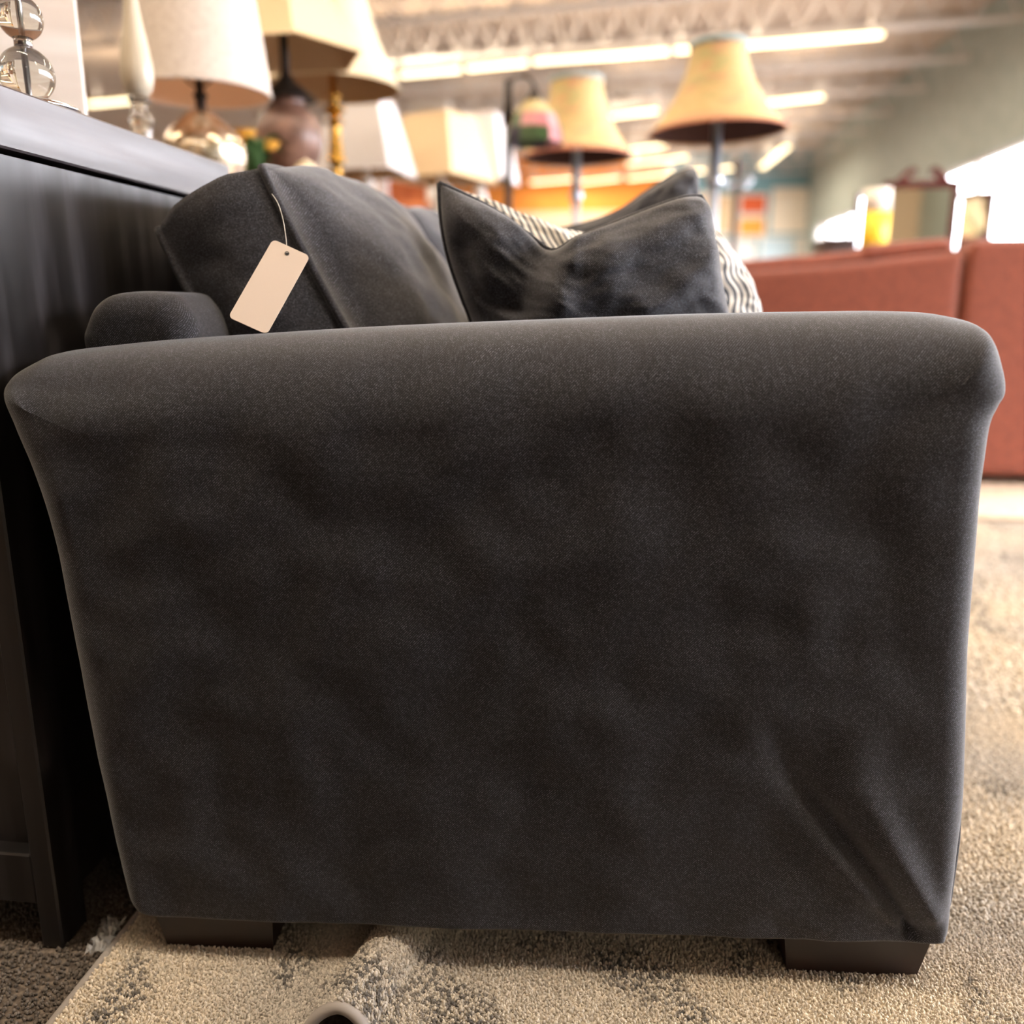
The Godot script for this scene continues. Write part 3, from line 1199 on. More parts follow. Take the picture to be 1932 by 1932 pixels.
func cushions() -> void:
	var turn := -deg_to_rad(3.2)
	var st := S()
	# seat cushions
	for k in 2:
		var sc := thing("seat_cushion", ["charcoal denim seat cushion nearest the padded arm with the price tag", "charcoal denim seat cushion at the far end of the dark sofa"][k], "cushion", Vector3(0, 0, -0.768), turn)
		var lp := []
		for v: Vector3 in rounded_rect(0.64, 0.155, 0.05, 0.05):
			lp.append(Vector3(v.x, v.y, v.z))
		st = S()
		slab(st, lp, 0.80, 120, 8, NONE, 6)
		var c := part(st, "cover", M.denim, sc)
		c.position = Vector3(0.12, 0.375, -0.22 - k * 0.81)
	# back cushions, leaning
	var labels := ["charcoal denim back cushion with piped boxing and a price tag, beside the sofa arm", "charcoal denim back cushion just behind the one with the price tag", "charcoal denim back cushion at the far end of the dark sofa"]
	var lean := deg_to_rad(28.0)
	for k in 3:
		var nz := noise(7.0, 120 + k, 3)
		var h := 0.41
		var th := 0.14
		var w := 0.56
		# the near front top corner of the first one
		var corner := P(462, 279, 1.0) + Vector3(sin(-turn), 0, -cos(-turn)) * (k * 0.61) + Vector3([0.0, 0.045, 0.0][k], [0.0, 0.022, 0.0][k], 0)
		var b := Basis(Vector3.UP, turn + [0.0, 0.06, 0.0][k]) * Basis(Vector3.BACK, lean + [0.0, -0.1, 0.0][k])
		var centre := corner - b * Vector3(th / 2, h / 2, w / 2)
		var bc := thing("back_cushion", labels[k], "cushion", centre)
		bc.basis = b
		st = S()
		var rims := box_cushion(st, th, h, w, 0.10, nz)
		part(st, "cover", M.denim, bc)
		for r: Array in rims:
			st = S()
			tube(st, r, 0.0048, 8)
			part(st, "piping", M.denim, bc)
	price_tag()
	# --- charcoal throw pillow with a dented top
	var z := 1.05
	var top := [P(829, 346, z + 0.01), P(880, 370, z), P(940, 402, z - 0.005), P(1000, 446, z - 0.012), P(1043, 474, z - 0.018), P(1085, 452, z - 0.02), P(1140, 430, z - 0.01), P(1230, 394, z), P(1290, 374, z + 0.005), P(1322, 372, z + 0.01)]
	var right := [P(1322, 372, z + 0.01), P(1338, 405, z), P(1347, 470, z - 0.005), P(1357, 540, z), P(1370, 610, z + 0.005), P(1385, 720, z + 0.02), P(1400, 800, z + 0.03)]
	var bot := [P(905, 800, z + 0.03), P(1000, 790, z + 0.02), P(1150, 790, z + 0.02), P(1300, 790, z + 0.02), P(1400, 800, z + 0.03)]
	var left := [P(829, 346, z + 0.01), P(834, 420, z), P(848, 490, z), P(872, 560, z), P(893, 620, z), P(905, 720, z + 0.01), P(905, 800, z + 0.03)]
	var nz2 := noise(3.2, 140, 3)
	var crease := func(u: float, v: float, side: float) -> float:
		var e := nz2.get_noise_3d(u, v, side) * 0.012
		if side > 0:
			var q := Geometry2D.get_closest_point_to_segment(Vector2(u, v), Vector2(0.40, 0.0), Vector2(0.22, 0.55))
			e -= 0.030 * exp(-pow(q.distance_to(Vector2(u, v)) / 0.075, 2.0))
			q = Geometry2D.get_closest_point_to_segment(Vector2(u, v), Vector2(0.5, 0.05), Vector2(0.32, 0.6))
			e += 0.014 * exp(-pow(q.distance_to(Vector2(u, v)) / 0.06, 2.0))
			q = Geometry2D.get_closest_point_to_segment(Vector2(u, v), Vector2(0.97, 0.36), Vector2(0.62, 0.62))
			e += 0.008 * exp(-pow(q.distance_to(Vector2(u, v)) / 0.05, 2.0))
			q = Geometry2D.get_closest_point_to_segment(Vector2(u, v), Vector2(0.08, 0.28), Vector2(0.12, 0.7))
			e -= 0.008 * exp(-pow(q.distance_to(Vector2(u, v)) / 0.03, 2.0))
		return e
	var dented := make_pillow("charcoal denim throw pillow with a dented top, leaning by the sofa arm", top, right, bot, left, 0.075, crease, M.denim, 0.0034, 0.5)
	st = S()
	tube(st, spline([P(1112, 449, 1.021) - dented.position, P(1160, 433, 1.024) - dented.position, P(1209, 417, 1.026) - dented.position], 14), 0.0016, 6)
	part(st, "zip_seam", M.black_cloth, dented)
	# --- striped pillow behind it
	z = 1.22
	var stop := [P(865, 358, z), P(930, 384, z), P(1000, 415, z), P(1065, 438, z), P(1140, 450, z), P(1220, 440, z), P(1300, 425, z), P(1350, 440, z)]
	var sright := [P(1350, 440, z), P(1378, 475, z), P(1402, 515, z), P(1420, 560, z), P(1432, 600, z), P(1438, 660, z), P(1430, 740, z)]
	var sbot := [P(960, 745, z), P(1100, 740, z), P(1250, 740, z), P(1430, 740, z)]
	var sleft := [P(865, 358, z), P(890, 440, z), P(920, 540, z), P(945, 640, z), P(960, 745, z)]
	var nz3 := noise(4.0, 150, 2)
	make_pillow("white and navy striped throw pillow behind the dented charcoal pillow", stop, sright, sbot, sleft, 0.085, func(u: float, v: float, sd: float) -> float: return nz3.get_noise_3d(u * 1.5, v * 1.5, sd) * 0.010, M.stripe, 0.0, 0.42)
	# --- second charcoal pillow further in
	z = 1.5
	var dtop := [P(1010, 440, z), P(1085, 427, z), P(1160, 402, z), P(1215, 366, z), P(1262, 336, z), P(1300, 321, z), P(1312, 326, z)]
	var dright := [P(1312, 326, z), P(1316, 360, z), P(1318, 440, z), P(1322, 540, z), P(1325, 690, z)]
	var dbot := [P(1020, 690, z), P(1120, 685, z), P(1230, 685, z), P(1325, 690, z)]
	var dleft := [P(1010, 440, z), P(1012, 520, z), P(1015, 600, z), P(1020, 690, z)]
	var nz4 := noise(3.5, 160, 3)
	make_pillow("charcoal denim throw pillow with one raised corner behind the striped pillow", dtop, dright, dbot, dleft, 0.07, func(u: float, v: float, sd: float) -> float: return nz4.get_noise_3d(u, v, sd) * 0.014, M.denim, 0.0034, 0.5)

func make_pillow(label: String, top: Array, right: Array, bottom: Array, left: Array, puff: float, rough: Callable, m: Material, pipe: float, pw: float) -> Node3D:
	var base: Vector3 = (bottom[0] + bottom[bottom.size() - 1]) / 2
	var t := thing("throw_pillow", label, "pillow", base)
	var sets := []
	for e: Array in [top, right, bottom, left]:
		var o := []
		for p: Vector3 in e:
			o.append(p - base)
		sets.append(o)
	var st := S()
	pillow(st, sets[0], sets[1], sets[2], sets[3], Vector3(0.05, 0.12, 1).normalized(), puff, rough, 64, pw)
	part(st, "cover", m, t)
	if pipe > 0.0:
		st = S()
		tube(st, edge_loop(sets[0], sets[1], sets[2], sets[3]), pipe, 8)
		part(st, "piping", M.denim, t)
	return t

func price_tag() -> void:
	var tl := P(515, 451, 0.925)
	var tr := P(585, 483, 0.925)
	var bl := P(442, 603, 0.872)
	var ax := (tr - tl).normalized()
	var ay := (tl - bl).normalized()
	ay = (ay - ax * ay.dot(ax)).normalized()
	var az := ax.cross(ay)
	var w := tl.distance_to(tr)
	var h := tl.distance_to(bl)
	var t := thing("price_tag", "blank cream card price tag hanging by a thread from the back cushion", "price tag", (tl + tr) / 2)
	t.basis = Basis(ax, ay, az)
	var poly := PackedVector2Array()
	for v: Vector3 in rounded_rect(w, h, 0.005):
		poly.append(Vector2(v.x, v.y - h / 2))
	# the punched hole joined to the outline by a hair slit would show: build card as outline minus a small circle, by CSG
	var card := CSGPolygon3D.new()
	card.name = "card"
	card.polygon = poly
	card.depth = 0.0012
	card.material = M.card
	t.add_child(card)
	var hole := CSGCylinder3D.new()
	hole.operation = CSGShape3D.OPERATION_SUBTRACTION
	hole.radius = 0.0019
	hole.height = 0.01
	hole.sides = 20
	hole.rotation.x = PI / 2
	hole.position = Vector3(-0.001, -0.0085, 0)
	hole.material = M.card
	hole.name = "punched_hole"
	card.add_child(hole)
	var st := S()
	var ring := []
	for k in 21:
		var a := TAU * k / 20
		ring.append(Vector3(-0.001 + 0.0021 * cos(a), -0.0085 + 0.0021 * sin(a), 0.0004))
	tube(st, ring, 0.00035, 6)
	part(st, "eyelet", M.eyelet, t)
	st = S()
	var inv := t.transform.affine_inverse()
	var pts := [Vector3(-0.001, -0.0085, 0.001)]
	for e in [[541, 466, 0.93], [539, 445, 0.94], [534, 415, 0.955], [525, 385, 0.965], [513, 366, 0.975]]:
		pts.append(inv * P(e[0], e[1], e[2]))
	tube(st, spline(pts, 30), 0.00042, 6)
	part(st, "thread", M.string, t)

func table_lamps() -> void:
	var top := 0.882
	var st := S()
	# --- stacked crystal balls
	var z := 1.0
	var base := P(48, 120, z)
	base.y = top
	var t := thing("table_lamp", "stacked clear crystal ball table lamp on the black-brown sideboard", "lamp", base)
	var r1 := Rr(49, 135, z)
	var y1 := Hh(141, z) - top
	var r2 := Rr(40, 30, z)
	var y2 := Hh(34, z) - top
	turned(t, "foot", smooth_prof([Vector2(0, 0), Vector2(0.045, 0), Vector2(0.045, 0.006), Vector2(0.02, 0.012), Vector2(0.012, maxf(0.014, y1 - r1))], 12), M.chrome)
	for e in [[r1, y1], [r2, y2], [r2 * 0.9, y2 + r2 * 2.1]]:
		var pr := []
		for k in 21:
			var a := -PI / 2 + PI * k / 20
			pr.append(Vector2(maxf(0.0, e[0] * cos(a)), e[1] + e[0] * sin(a)))
		turned(t, "crystal_ball", pr, M.crystal, 40)
	for e in [[y1 + r1 - 0.004, y2 - r2 + 0.004], [y2 + r2 - 0.002, y2 + r2 * 1.25]]:
		stem(t, "collar", e[0], e[1], 0.009, M.chrome)
	stem(t, "rod", y1 - r1, y2 + r2 * 3, 0.0022, M.chrome)
	stem(t, "socket", y2 + r2 * 3, y2 + r2 * 3 + 0.06, 0.014, M.brass)
	shade_part("shade", [Vector2(0.15, y2 + r2 * 3 + 0.02), Vector2(0.11, y2 + r2 * 3 + 0.22)], 40, true, M.white_shade, M.linen_lining, t)
	# --- white canvas
	z = 1.27
	var a := P(166, 150, z)
	var cv := thing("canvas_panel", "pale white brushed canvas standing behind the crystal ball lamp", "canvas", Vector3(a.x - 0.18, top, -z + 0.02), 0.42)
	st = S()
	box(st, Vector3(0, 0.25, 0), Vector3(0.335, 0.5, 0.02), 0.003, Basis(Vector3.RIGHT, -0.05))
	part(st, "canvas", M.canvas, cv)
	st = S()
	box(st, Vector3(0, 0.25, -0.016), Vector3(0.28, 0.45, 0.012), 0.002, Basis(Vector3.RIGHT, -0.05))
	part(st, "stretcher", M.canvas_frame, cv)
	# --- cream baluster lamp with crystal foot
	z = 1.6
	base = P(264, 200, z)
	top = 0.8015
	base.y = top
	t = thing("table_lamp", "cream teardrop baluster table lamp with a clear crystal foot", "lamp", base)
	var yh := func(py: float) -> float: return Hh(py, z) - top
	var rr := func(w: float) -> float: return Rr(w, 100, z)
	turned(t, "crystal_foot", smooth_prof([Vector2(0, 0), Vector2(0.05, 0.0), Vector2(0.055, 0.02), Vector2(0.028, 0.05), Vector2(0.016, yh.call(255)), Vector2(0.022, yh.call(230)), Vector2(0.012, yh.call(205)), Vector2(0.018, yh.call(186)), Vector2(0.0, yh.call(182))], 40), M.crystal)
	turned(t, "body", smooth_prof([Vector2(0, yh.call(184)), Vector2(rr.call(16), yh.call(181)), Vector2(rr.call(26), yh.call(165)), Vector2(rr.call(30), yh.call(135)), Vector2(rr.call(25), yh.call(90)), Vector2(rr.call(17), yh.call(40)), Vector2(rr.call(13), yh.call(0)), Vector2(rr.call(11), yh.call(-60)), Vector2(rr.call(16), yh.call(-100)), Vector2(0.0, yh.call(-105))], 60), M.cream_glaze)
	stem(t, "socket", yh.call(-104), yh.call(-150), 0.016, M.brass)
	# --- console table behind the sideboard
	console(shop(-1.16, 0, 2.39), 0.8, 0.80, 2.06, "dark wood console table carrying lamps beyond the black-brown sideboard")
	var t2 := 0.8015
	# --- mercury glass lamp, linen drum shade
	z = 2.2
	base = P(383, 250, z)
	base.y = t2
	t = thing("table_lamp", "champagne mercury glass lamp with a wide pale linen drum shade", "lamp", base)
	yh = func(py: float) -> float: return Hh(py, z) - t2
	rr = func(w: float, py := 180.0) -> float: return Rr(w, py, z)
	turned(t, "foot", [Vector2(0, 0), Vector2(0.07, 0), Vector2(0.07, 0.012), Vector2(0.03, 0.024), Vector2(0, 0.024)], M.chrome)
	turned(t, "body", smooth_prof([Vector2(0.025, 0.02), Vector2(0.05, 0.05), Vector2(rr.call(66, 300.0), yh.call(345)), Vector2(rr.call(76, 280.0), yh.call(290)), Vector2(rr.call(66, 260.0), yh.call(255)), Vector2(rr.call(34, 230.0), yh.call(222)), Vector2(rr.call(11, 210.0), yh.call(206)), Vector2(0, yh.call(204))], 48), M.mercury)
	turned(t, "neck", smooth_prof([Vector2(0.014, yh.call(208)), Vector2(0.012, yh.call(190)), Vector2(0.017, yh.call(180)), Vector2(0.010, yh.call(168)), Vector2(0.010, yh.call(120))], 24), M.dark_bronze)
	st = S()
	tube(st, spline([Vector3(-0.004, yh.call(165), 0), Vector3(-0.030, yh.call(150), 0), Vector3(-0.05, yh.call(110), 0), Vector3(-0.045, yh.call(40), 0), Vector3(0, yh.call(-40), 0), Vector3(0.045, yh.call(40), 0), Vector3(0.05, yh.call(110), 0), Vector3(0.030, yh.call(150), 0), Vector3(0.004, yh.call(165), 0)], 40), 0.003, 6)
	part(st, "harp", M.dark_bronze, t)
	shade_part("shade", [Vector2(rr.call(131), yh.call(178)), Vector2(rr.call(122), yh.call(90)), Vector2(rr.call(112), yh.call(0)), Vector2(rr.call(104), yh.call(-75))], 48, true, M.linen, M.linen_lining, t)
	# --- brown urn lamp, six sided bell shade
	z = 2.75
	base = P(545, 250, z)
	base.y = t2
	t = thing("table_lamp", "glossy brown urn lamp with a black cap and a six sided tan silk bell shade", "lamp", base)
	yh = func(py: float) -> float: return Hh(py, z) - t2
	turned(t, "urn", smooth_prof([Vector2(0.0, 0.0), Vector2(0.055, 0.0), Vector2(0.05, 0.02), Vector2(0.028, 0.05), Vector2(0.03, yh.call(352)), Vector2(rr.call(44, 320.0) * 1.25, yh.call(320)), Vector2(rr.call(63, 270.0) * 1.25, yh.call(272)), Vector2(rr.call(56, 230.0) * 1.25, yh.call(228)), Vector2(rr.call(34, 200.0) * 1.25, yh.call(202)), Vector2(rr.call(30, 190.0) * 1.25, yh.call(188)), Vector2(0, yh.call(187))], 60), M.urn)
	turned(t, "cap", smooth_prof([Vector2(0.03, yh.call(190)), Vector2(rr.call(52) * 1.25, yh.call(189)), Vector2(rr.call(50) * 1.25, yh.call(183)), Vector2(rr.call(30) * 1.25, yh.call(165)), Vector2(rr.call(14) * 1.25, yh.call(150)), Vector2(rr.call(7) * 1.25, yh.call(132)), Vector2(0.012, yh.call(128)), Vector2(0, yh.call(127))], 40), M.black_iron)
	stem(t, "stem", yh.call(135), yh.call(30), 0.012, M.black_iron)
	shade_part("shade", bell(rr.call(150) * 1.25, rr.call(62) * 1.25, yh.call(103), yh.call(-120), 1.7), 6, false, M.silk, M.silk_lining, t, 0.35)
	# --- brass candlestick lamp, ivory bell shade
	z = 3.3
	base = P(632, 250, z)
	base.y = t2
	t = thing("table_lamp", "tall brass candlestick lamp with an ivory silk bell shade", "lamp", base)
	yh = func(py: float) -> float: return Hh(py, z) - t2
	turned(t, "candlestick", smooth_prof([Vector2(0, 0), Vector2(0.075, 0), Vector2(0.07, 0.02), Vector2(0.03, 0.05), Vector2(0.018, yh.call(390)), Vector2(0.034, yh.call(365)), Vector2(0.018, yh.call(340)), Vector2(0.016, yh.call(318)), Vector2(0.03, yh.call(305)), Vector2(0.026, yh.call(290)), Vector2(0.018, yh.call(240)), Vector2(0.034, yh.call(232)), Vector2(0.016, yh.call(222)), Vector2(0.040, yh.call(208)), Vector2(0.014, yh.call(196)), Vector2(0.022, yh.call(180)), Vector2(0.012, yh.call(165)), Vector2(0.010, yh.call(60)), Vector2(0, yh.call(58))], 120), M.brass)
	shade_part("shade", bell(rr.call(126) * 1.5, rr.call(60) * 1.5, yh.call(168), yh.call(-60), 1.6), 40, true, M.ivory_silk, M.silk_lining, t)
	# --- sunflower bunch between the mercury lamp and the urn lamp
	z = 2.45
	base = P(468, 280, z)
	base.y = t2
	var fp := thing("flower_pot", "small pot of yellow flowers with green leaves between two lamps", "flowers", base)
	turned(fp, "pot", [Vector2(0, 0), Vector2(0.045, 0), Vector2(0.06, 0.1), Vector2(0.054, 0.1), Vector2(0.05, 0.09), Vector2(0, 0.09)], mat(Color8(150, 108, 80), 0.7))
	var green := mat(Color8(52, 84, 34), 0.7)
	var petal := mat(Color8(226, 164, 62), 0.7)
	var rng := RandomNumberGenerator.new()
	rng.seed = 5
	for k in 11:
		st = S()
		st.set_smooth_group(0)
		var an := TAU * k / 11.0
		var dir := Vector3(sin(an), 0, cos(an))
		var ht := rng.randf_range(0.2, 0.32)
		var p := spline([Vector3(0, 0.09, 0), dir * 0.02 + Vector3(0, ht * 0.7, 0), dir * 0.06 + Vector3(0, ht, 0), dir * 0.1 + Vector3(0, ht - 0.02, 0)], 8)
		var rows := [PackedVector3Array(), PackedVector3Array(), PackedVector3Array()]
		for i in p.size():
			var w := 0.026 * sin(PI * i / 8.0) + 0.002
			var sd := dir.cross(Vector3.UP) * w
			rows[0].append(p[i] - sd); rows[1].append(p[i] + Vector3(0, -0.006, 0)); rows[2].append(p[i] + sd)
		grid(st, rows)
		part(st, "leaf", green, fp)
	for k in 4:
		var c := Vector3(0.05 * sin(k * 2.0), Hh([262, 275, 268, 280][k], z) - t2, 0.04 * cos(k * 2.0))
		st = S()
		tube(st, [Vector3(0, 0.09, 0), c * 0.5 + Vector3(0, 0.05, 0), c], 0.003, 5)
		part(st, "stalk", green, fp)
		st = S()
		lathe(st, [Vector2(0, c.y - 0.012), Vector2(0.022, c.y - 0.006), Vector2(0.036, c.y + 0.012), Vector2(0.03, c.y + 0.014), Vector2(0.012, c.y + 0.004), Vector2(0, c.y + 0.008)], 12, false, Vector3(c.x, 0, c.z))
		part(st, "blossom", petal, fp)
	# --- ivory jar
	z = 2.5
	base = P(577, 320, z)
	base.y = t2
	var jar := thing("ginger_jar", "small ivory lidded jar in front of the brown urn lamp", "jar", base)
	turned(jar, "jar", smooth_prof([Vector2(0, 0), Vector2(0.035, 0), Vector2(0.05, 0.06), Vector2(0.062, Hh(345, z) - t2), Vector2(0.04, Hh(322, z) - t2), Vector2(0.022, Hh(315, z) - t2), Vector2(0, Hh(314, z) - t2)], 40), M.ivory_silk)
	turned(jar, "lid", smooth_prof([Vector2(0.026, Hh(316, z) - t2), Vector2(0.022, Hh(309, z) - t2), Vector2(0.008, Hh(304, z) - t2), Vector2(0, Hh(299, z) - t2)], 16), M.ivory_silk)
	# --- second table with square shaded lamps
	console(shop(-1.10, 0, 4.35), 0.9, 0.76, 1.5, "dark wood table carrying lamps with square tapered shades")
	for e in [[690, 4.0, 330.0, 190.0, 88.0, 52.0, "white_shade", "lamp with a crisp white square tapered shade beside the brass candlestick lamp", 0.55], [832, 4.4, 342.0, 222.0, 90.0, 58.0, "beige_shade", "lamp with a beige square tapered shade and pale base", 0.25], [905, 4.85, 345.0, 222.0, 72.0, 50.0, "white_shade", "lamp with an off white square shade behind the beige square shade", 0.5]]:
		z = e[1]
		base = P(e[0], 300, z)
		base.y = 0.763
		t = thing("table_lamp", e[7], "lamp", base)
		var y0: float = Hh(e[2], z) - 0.76
		var y9: float = Hh(e[3], z) - 0.76
		turned(t, "body", smooth_prof([Vector2(0, 0), Vector2(0.07, 0), Vector2(0.06, 0.03), Vector2(0.03, 0.08), Vector2(0.065, y0 * 0.5), Vector2(0.04, y0 * 0.85), Vector2(0.015, y0), Vector2(0.012, y0 + 0.1), Vector2(0, y0 + 0.1)], 60), M.white_paint)
		shade_part("shade", [Vector2(Rr(e[4], 300, z) * 1.2, y0), Vector2(Rr(e[5], 300, z) * 1.2, y9)], 4, false, M[e[6]], M.silk_lining, t, e[8])

func console(at: Vector3, wide: float, high: float, long: float, label: String) -> void:
	var t := thing("console_table", label, "table", at, SHOP)
	var st := S()
	box(st, Vector3(0, high - 0.015, 0), Vector3(wide, 0.03, long), 0.004)
	part(st, "table_top", M.dark_wood, t)
	for sx: float in [-1, 1]:
		st = S()
		box(st, Vector3(sx * (wide / 2 - 0.03), high - 0.08, 0), Vector3(0.02, 0.1, long - 0.12), 0.002)
		part(st, "apron", M.dark_wood, t)
		for sz: float in [-1, 1]:
			st = S()
			box(st, Vector3(sx * (wide / 2 - 0.04), (high - 0.03) / 2, sz * (long / 2 - 0.04)), Vector3(0.05, high - 0.03, 0.05), 0.004)
			part(st, "leg", M.dark_wood, t)

func floor_lamps() -> void:
	for e in [[1352, 2.9, 250.0, 82.0, 128.0, 52.0, "chrome floor lamp with the larger floral parchment bell shade", 0.03], [1088, 3.6, 297.0, 150.0, 104.0, 49.0, "chrome floor lamp with the floral parchment bell shade by the stained glass lamp", 0.02]]:
		var z: float = e[1]
		var b := P(e[0], e[2], z)
		b.y = 0.0
		var t := thing("floor_lamp", e[6], "lamp", b)
		t.rotation.z = 0.0
		var y0 := Hh(e[2], z)
		var y1 := Hh(e[3], z)
		turned(t, "base", smooth_prof([Vector2(0, 0), Vector2(0.14, 0.0), Vector2(0.14, 0.015), Vector2(0.05, 0.03), Vector2(0.02, 0.06), Vector2(0.018, 0.08)], 30), M.steel)
		stem(t, "pole", 0.05, y0 + 0.06, 0.0165, M.steel)
		turned(t, "collar", smooth_prof([Vector2(0.017, y0 - 0.16), Vector2(0.026, y0 - 0.15), Vector2(0.024, y0 - 0.13), Vector2(0.017, y0 - 0.12)], 12), M.steel)
		var sh := Node3D.new()
		sh.name = "lamp_head"
		t.add_child(sh)
		sh.rotation.z = e[7]
		sh.position.y = y0
		var pr := bell(Rr(e[4], e[2], z), Rr(e[5], e[3], z), 0.0, y1 - y0, 1.9)
		shade_part("shade", pr, 48, true, M.parchment, M.brown_lining, sh)
		var st := S()
		lathe(st, [pr[0] + Vector2(0.002, -0.004), pr[0] + Vector2(0.003, 0.0), pr[1] + Vector2(0.003, -0.004), pr[1] + Vector2(0.0, 0.0)], 48)
		part(st, "trim", M.rose_trim, sh)
		st = S()
		var q: Vector2 = pr[18]
		lathe(st, [q + Vector2(0.0005, -0.012), q + Vector2(0.003, -0.012), q + Vector2(0.003, 0.003), q + Vector2(-0.004, 0.003)], 48)
		part(st, "top_trim", M.blue_trim, sh)
	# --- bridge lamp with stained glass dome
	var z := 3.3
	var b := P(959, 300, z)
	b.y = 0.0
	var t := thing("floor_lamp", "thin black bridge lamp with a small stained glass flower dome", "lamp", b)
	turned(t, "base", smooth_prof([Vector2(0, 0), Vector2(0.13, 0), Vector2(0.12, 0.02), Vector2(0.03, 0.04), Vector2(0.012, 0.07)], 20), M.black_iron)
	stem(t, "pole", 0.05, Hh(200, z), 0.013, M.black_iron)
	var cx := Rr(49, 220, z)
	var st := S()
	tube(st, spline([Vector3(0, Hh(205, z), 0), Vector3(0.004, Hh(165, z), 0), Vector3(0.025, Hh(146, z), 0), Vector3(cx - 0.025, Hh(146, z), 0), Vector3(cx - 0.003, Hh(160, z), 0), Vector3(cx, Hh(185, z), 0)], 30), 0.0055, 8)
	part(st, "arm", M.dark_bronze, t)
	st = S()
	tube(st, [Vector3(0, Hh(235, z), 0), Vector3(0, Hh(205, z), 0), Vector3(0, Hh(150, z), 0)], 0.022, 8, 0.012)
	part(st, "turned_knob", M.dark_bronze, t)
	st = S()
	lathe(st, smooth_prof([Vector2(0.036, Hh(197, z)), Vector2(0.03, Hh(186, z)), Vector2(0.014, Hh(172, z)), Vector2(0.010, Hh(165, z))], 14), 20, true, Vector3(cx, 0, 0))
	part(st, "cap", M.dark_bronze, t)
	var hues := [mat(Color8(196, 178, 130), 0.2), mat(Color8(208, 132, 140), 0.2), mat(Color8(70, 96, 60), 0.2), mat(Color8(120, 44, 40), 0.2), mat(Color8(62, 58, 78), 0.2), mat(Color8(222, 160, 168), 0.2)]
	for h: StandardMaterial3D in hues:
		h.backlight_enabled = true
		h.backlight = Color(0.5, 0.5, 0.5)
	var ra := Rr(56, 240, z)
	var yb := Hh(272, z)
	var yt := Hh(192, z)
	var pick := [2, 1, 4, 2, 5, 4, 2, 4, 3, 2, 4, 2, 1, 5, 2, 0, 3, 1, 3, 4, 0, 3, 2, 1, 0, 0, 2, 0, 0, 0, 3, 0, 0, 2, 0, 0]
	for i in 3:
		for j in 12:
			st = S()
			st.set_smooth_group(-1)
			var c := []
			for k in 4:
				var f: float = (i + (1 if k > 1 else 0)) / 3.0
				var an: float = TAU * (j + (1 if k == 1 or k == 2 else 0)) / 12.0
				var rr := ra * sqrt(maxf(0.0, 1.0 - pow(f * 0.93, 2.0)))
				c.append(Vector3(cx + rr * sin(an), lerpf(yb, yt, f), rr * cos(an)))
			quad(st, c[0], c[1], c[2], c[3])
			var inn := Vector3(cx, yb, 0)
			for k in 4:
				c[k] = inn + (c[k] - inn) * 0.97
			quad(st, c[3], c[2], c[1], c[0])
			part(st, "glass_piece", hues[pick[i * 12 + j]], t)
	# --- dark coat stand
	z = 4.95
	b = P(1387, 400, z)
	b.y = 0.0
	var cs := thing("coat_stand", "slim dark brown coat stand behind the larger floral floor lamp", "coat stand", b)
	stem(cs, "post", 0.03, Hh(318, z), 0.018, M.dark_wood)
	turned(cs, "finial", smooth_prof([Vector2(0.018, Hh(320, z)), Vector2(0.03, Hh(312, z)), Vector2(0.012, Hh(302, z)), Vector2(0, Hh(298, z))], 12), M.dark_wood)
	for k in 4:
		var an := TAU * k / 4.0 + 0.4
		var dr := Vector3(sin(an), 0, cos(an))
		st = S()
		tube(st, spline([Vector3(0, 0.12, 0), dr * 0.12 + Vector3(0, 0.06, 0), dr * 0.24 + Vector3(0, 0.015, 0)], 8), 0.014, 8)
		part(st, "leg", M.dark_wood, cs)
		st = S()
		tube(st, spline([Vector3(0, Hh(345, z), 0), dr * 0.06 + Vector3(0, Hh(345, z) - 0.02, 0), dr * 0.1 + Vector3(0, Hh(335, z), 0)], 8), 0.008, 6)
		part(st, "hook", M.steel, cs)

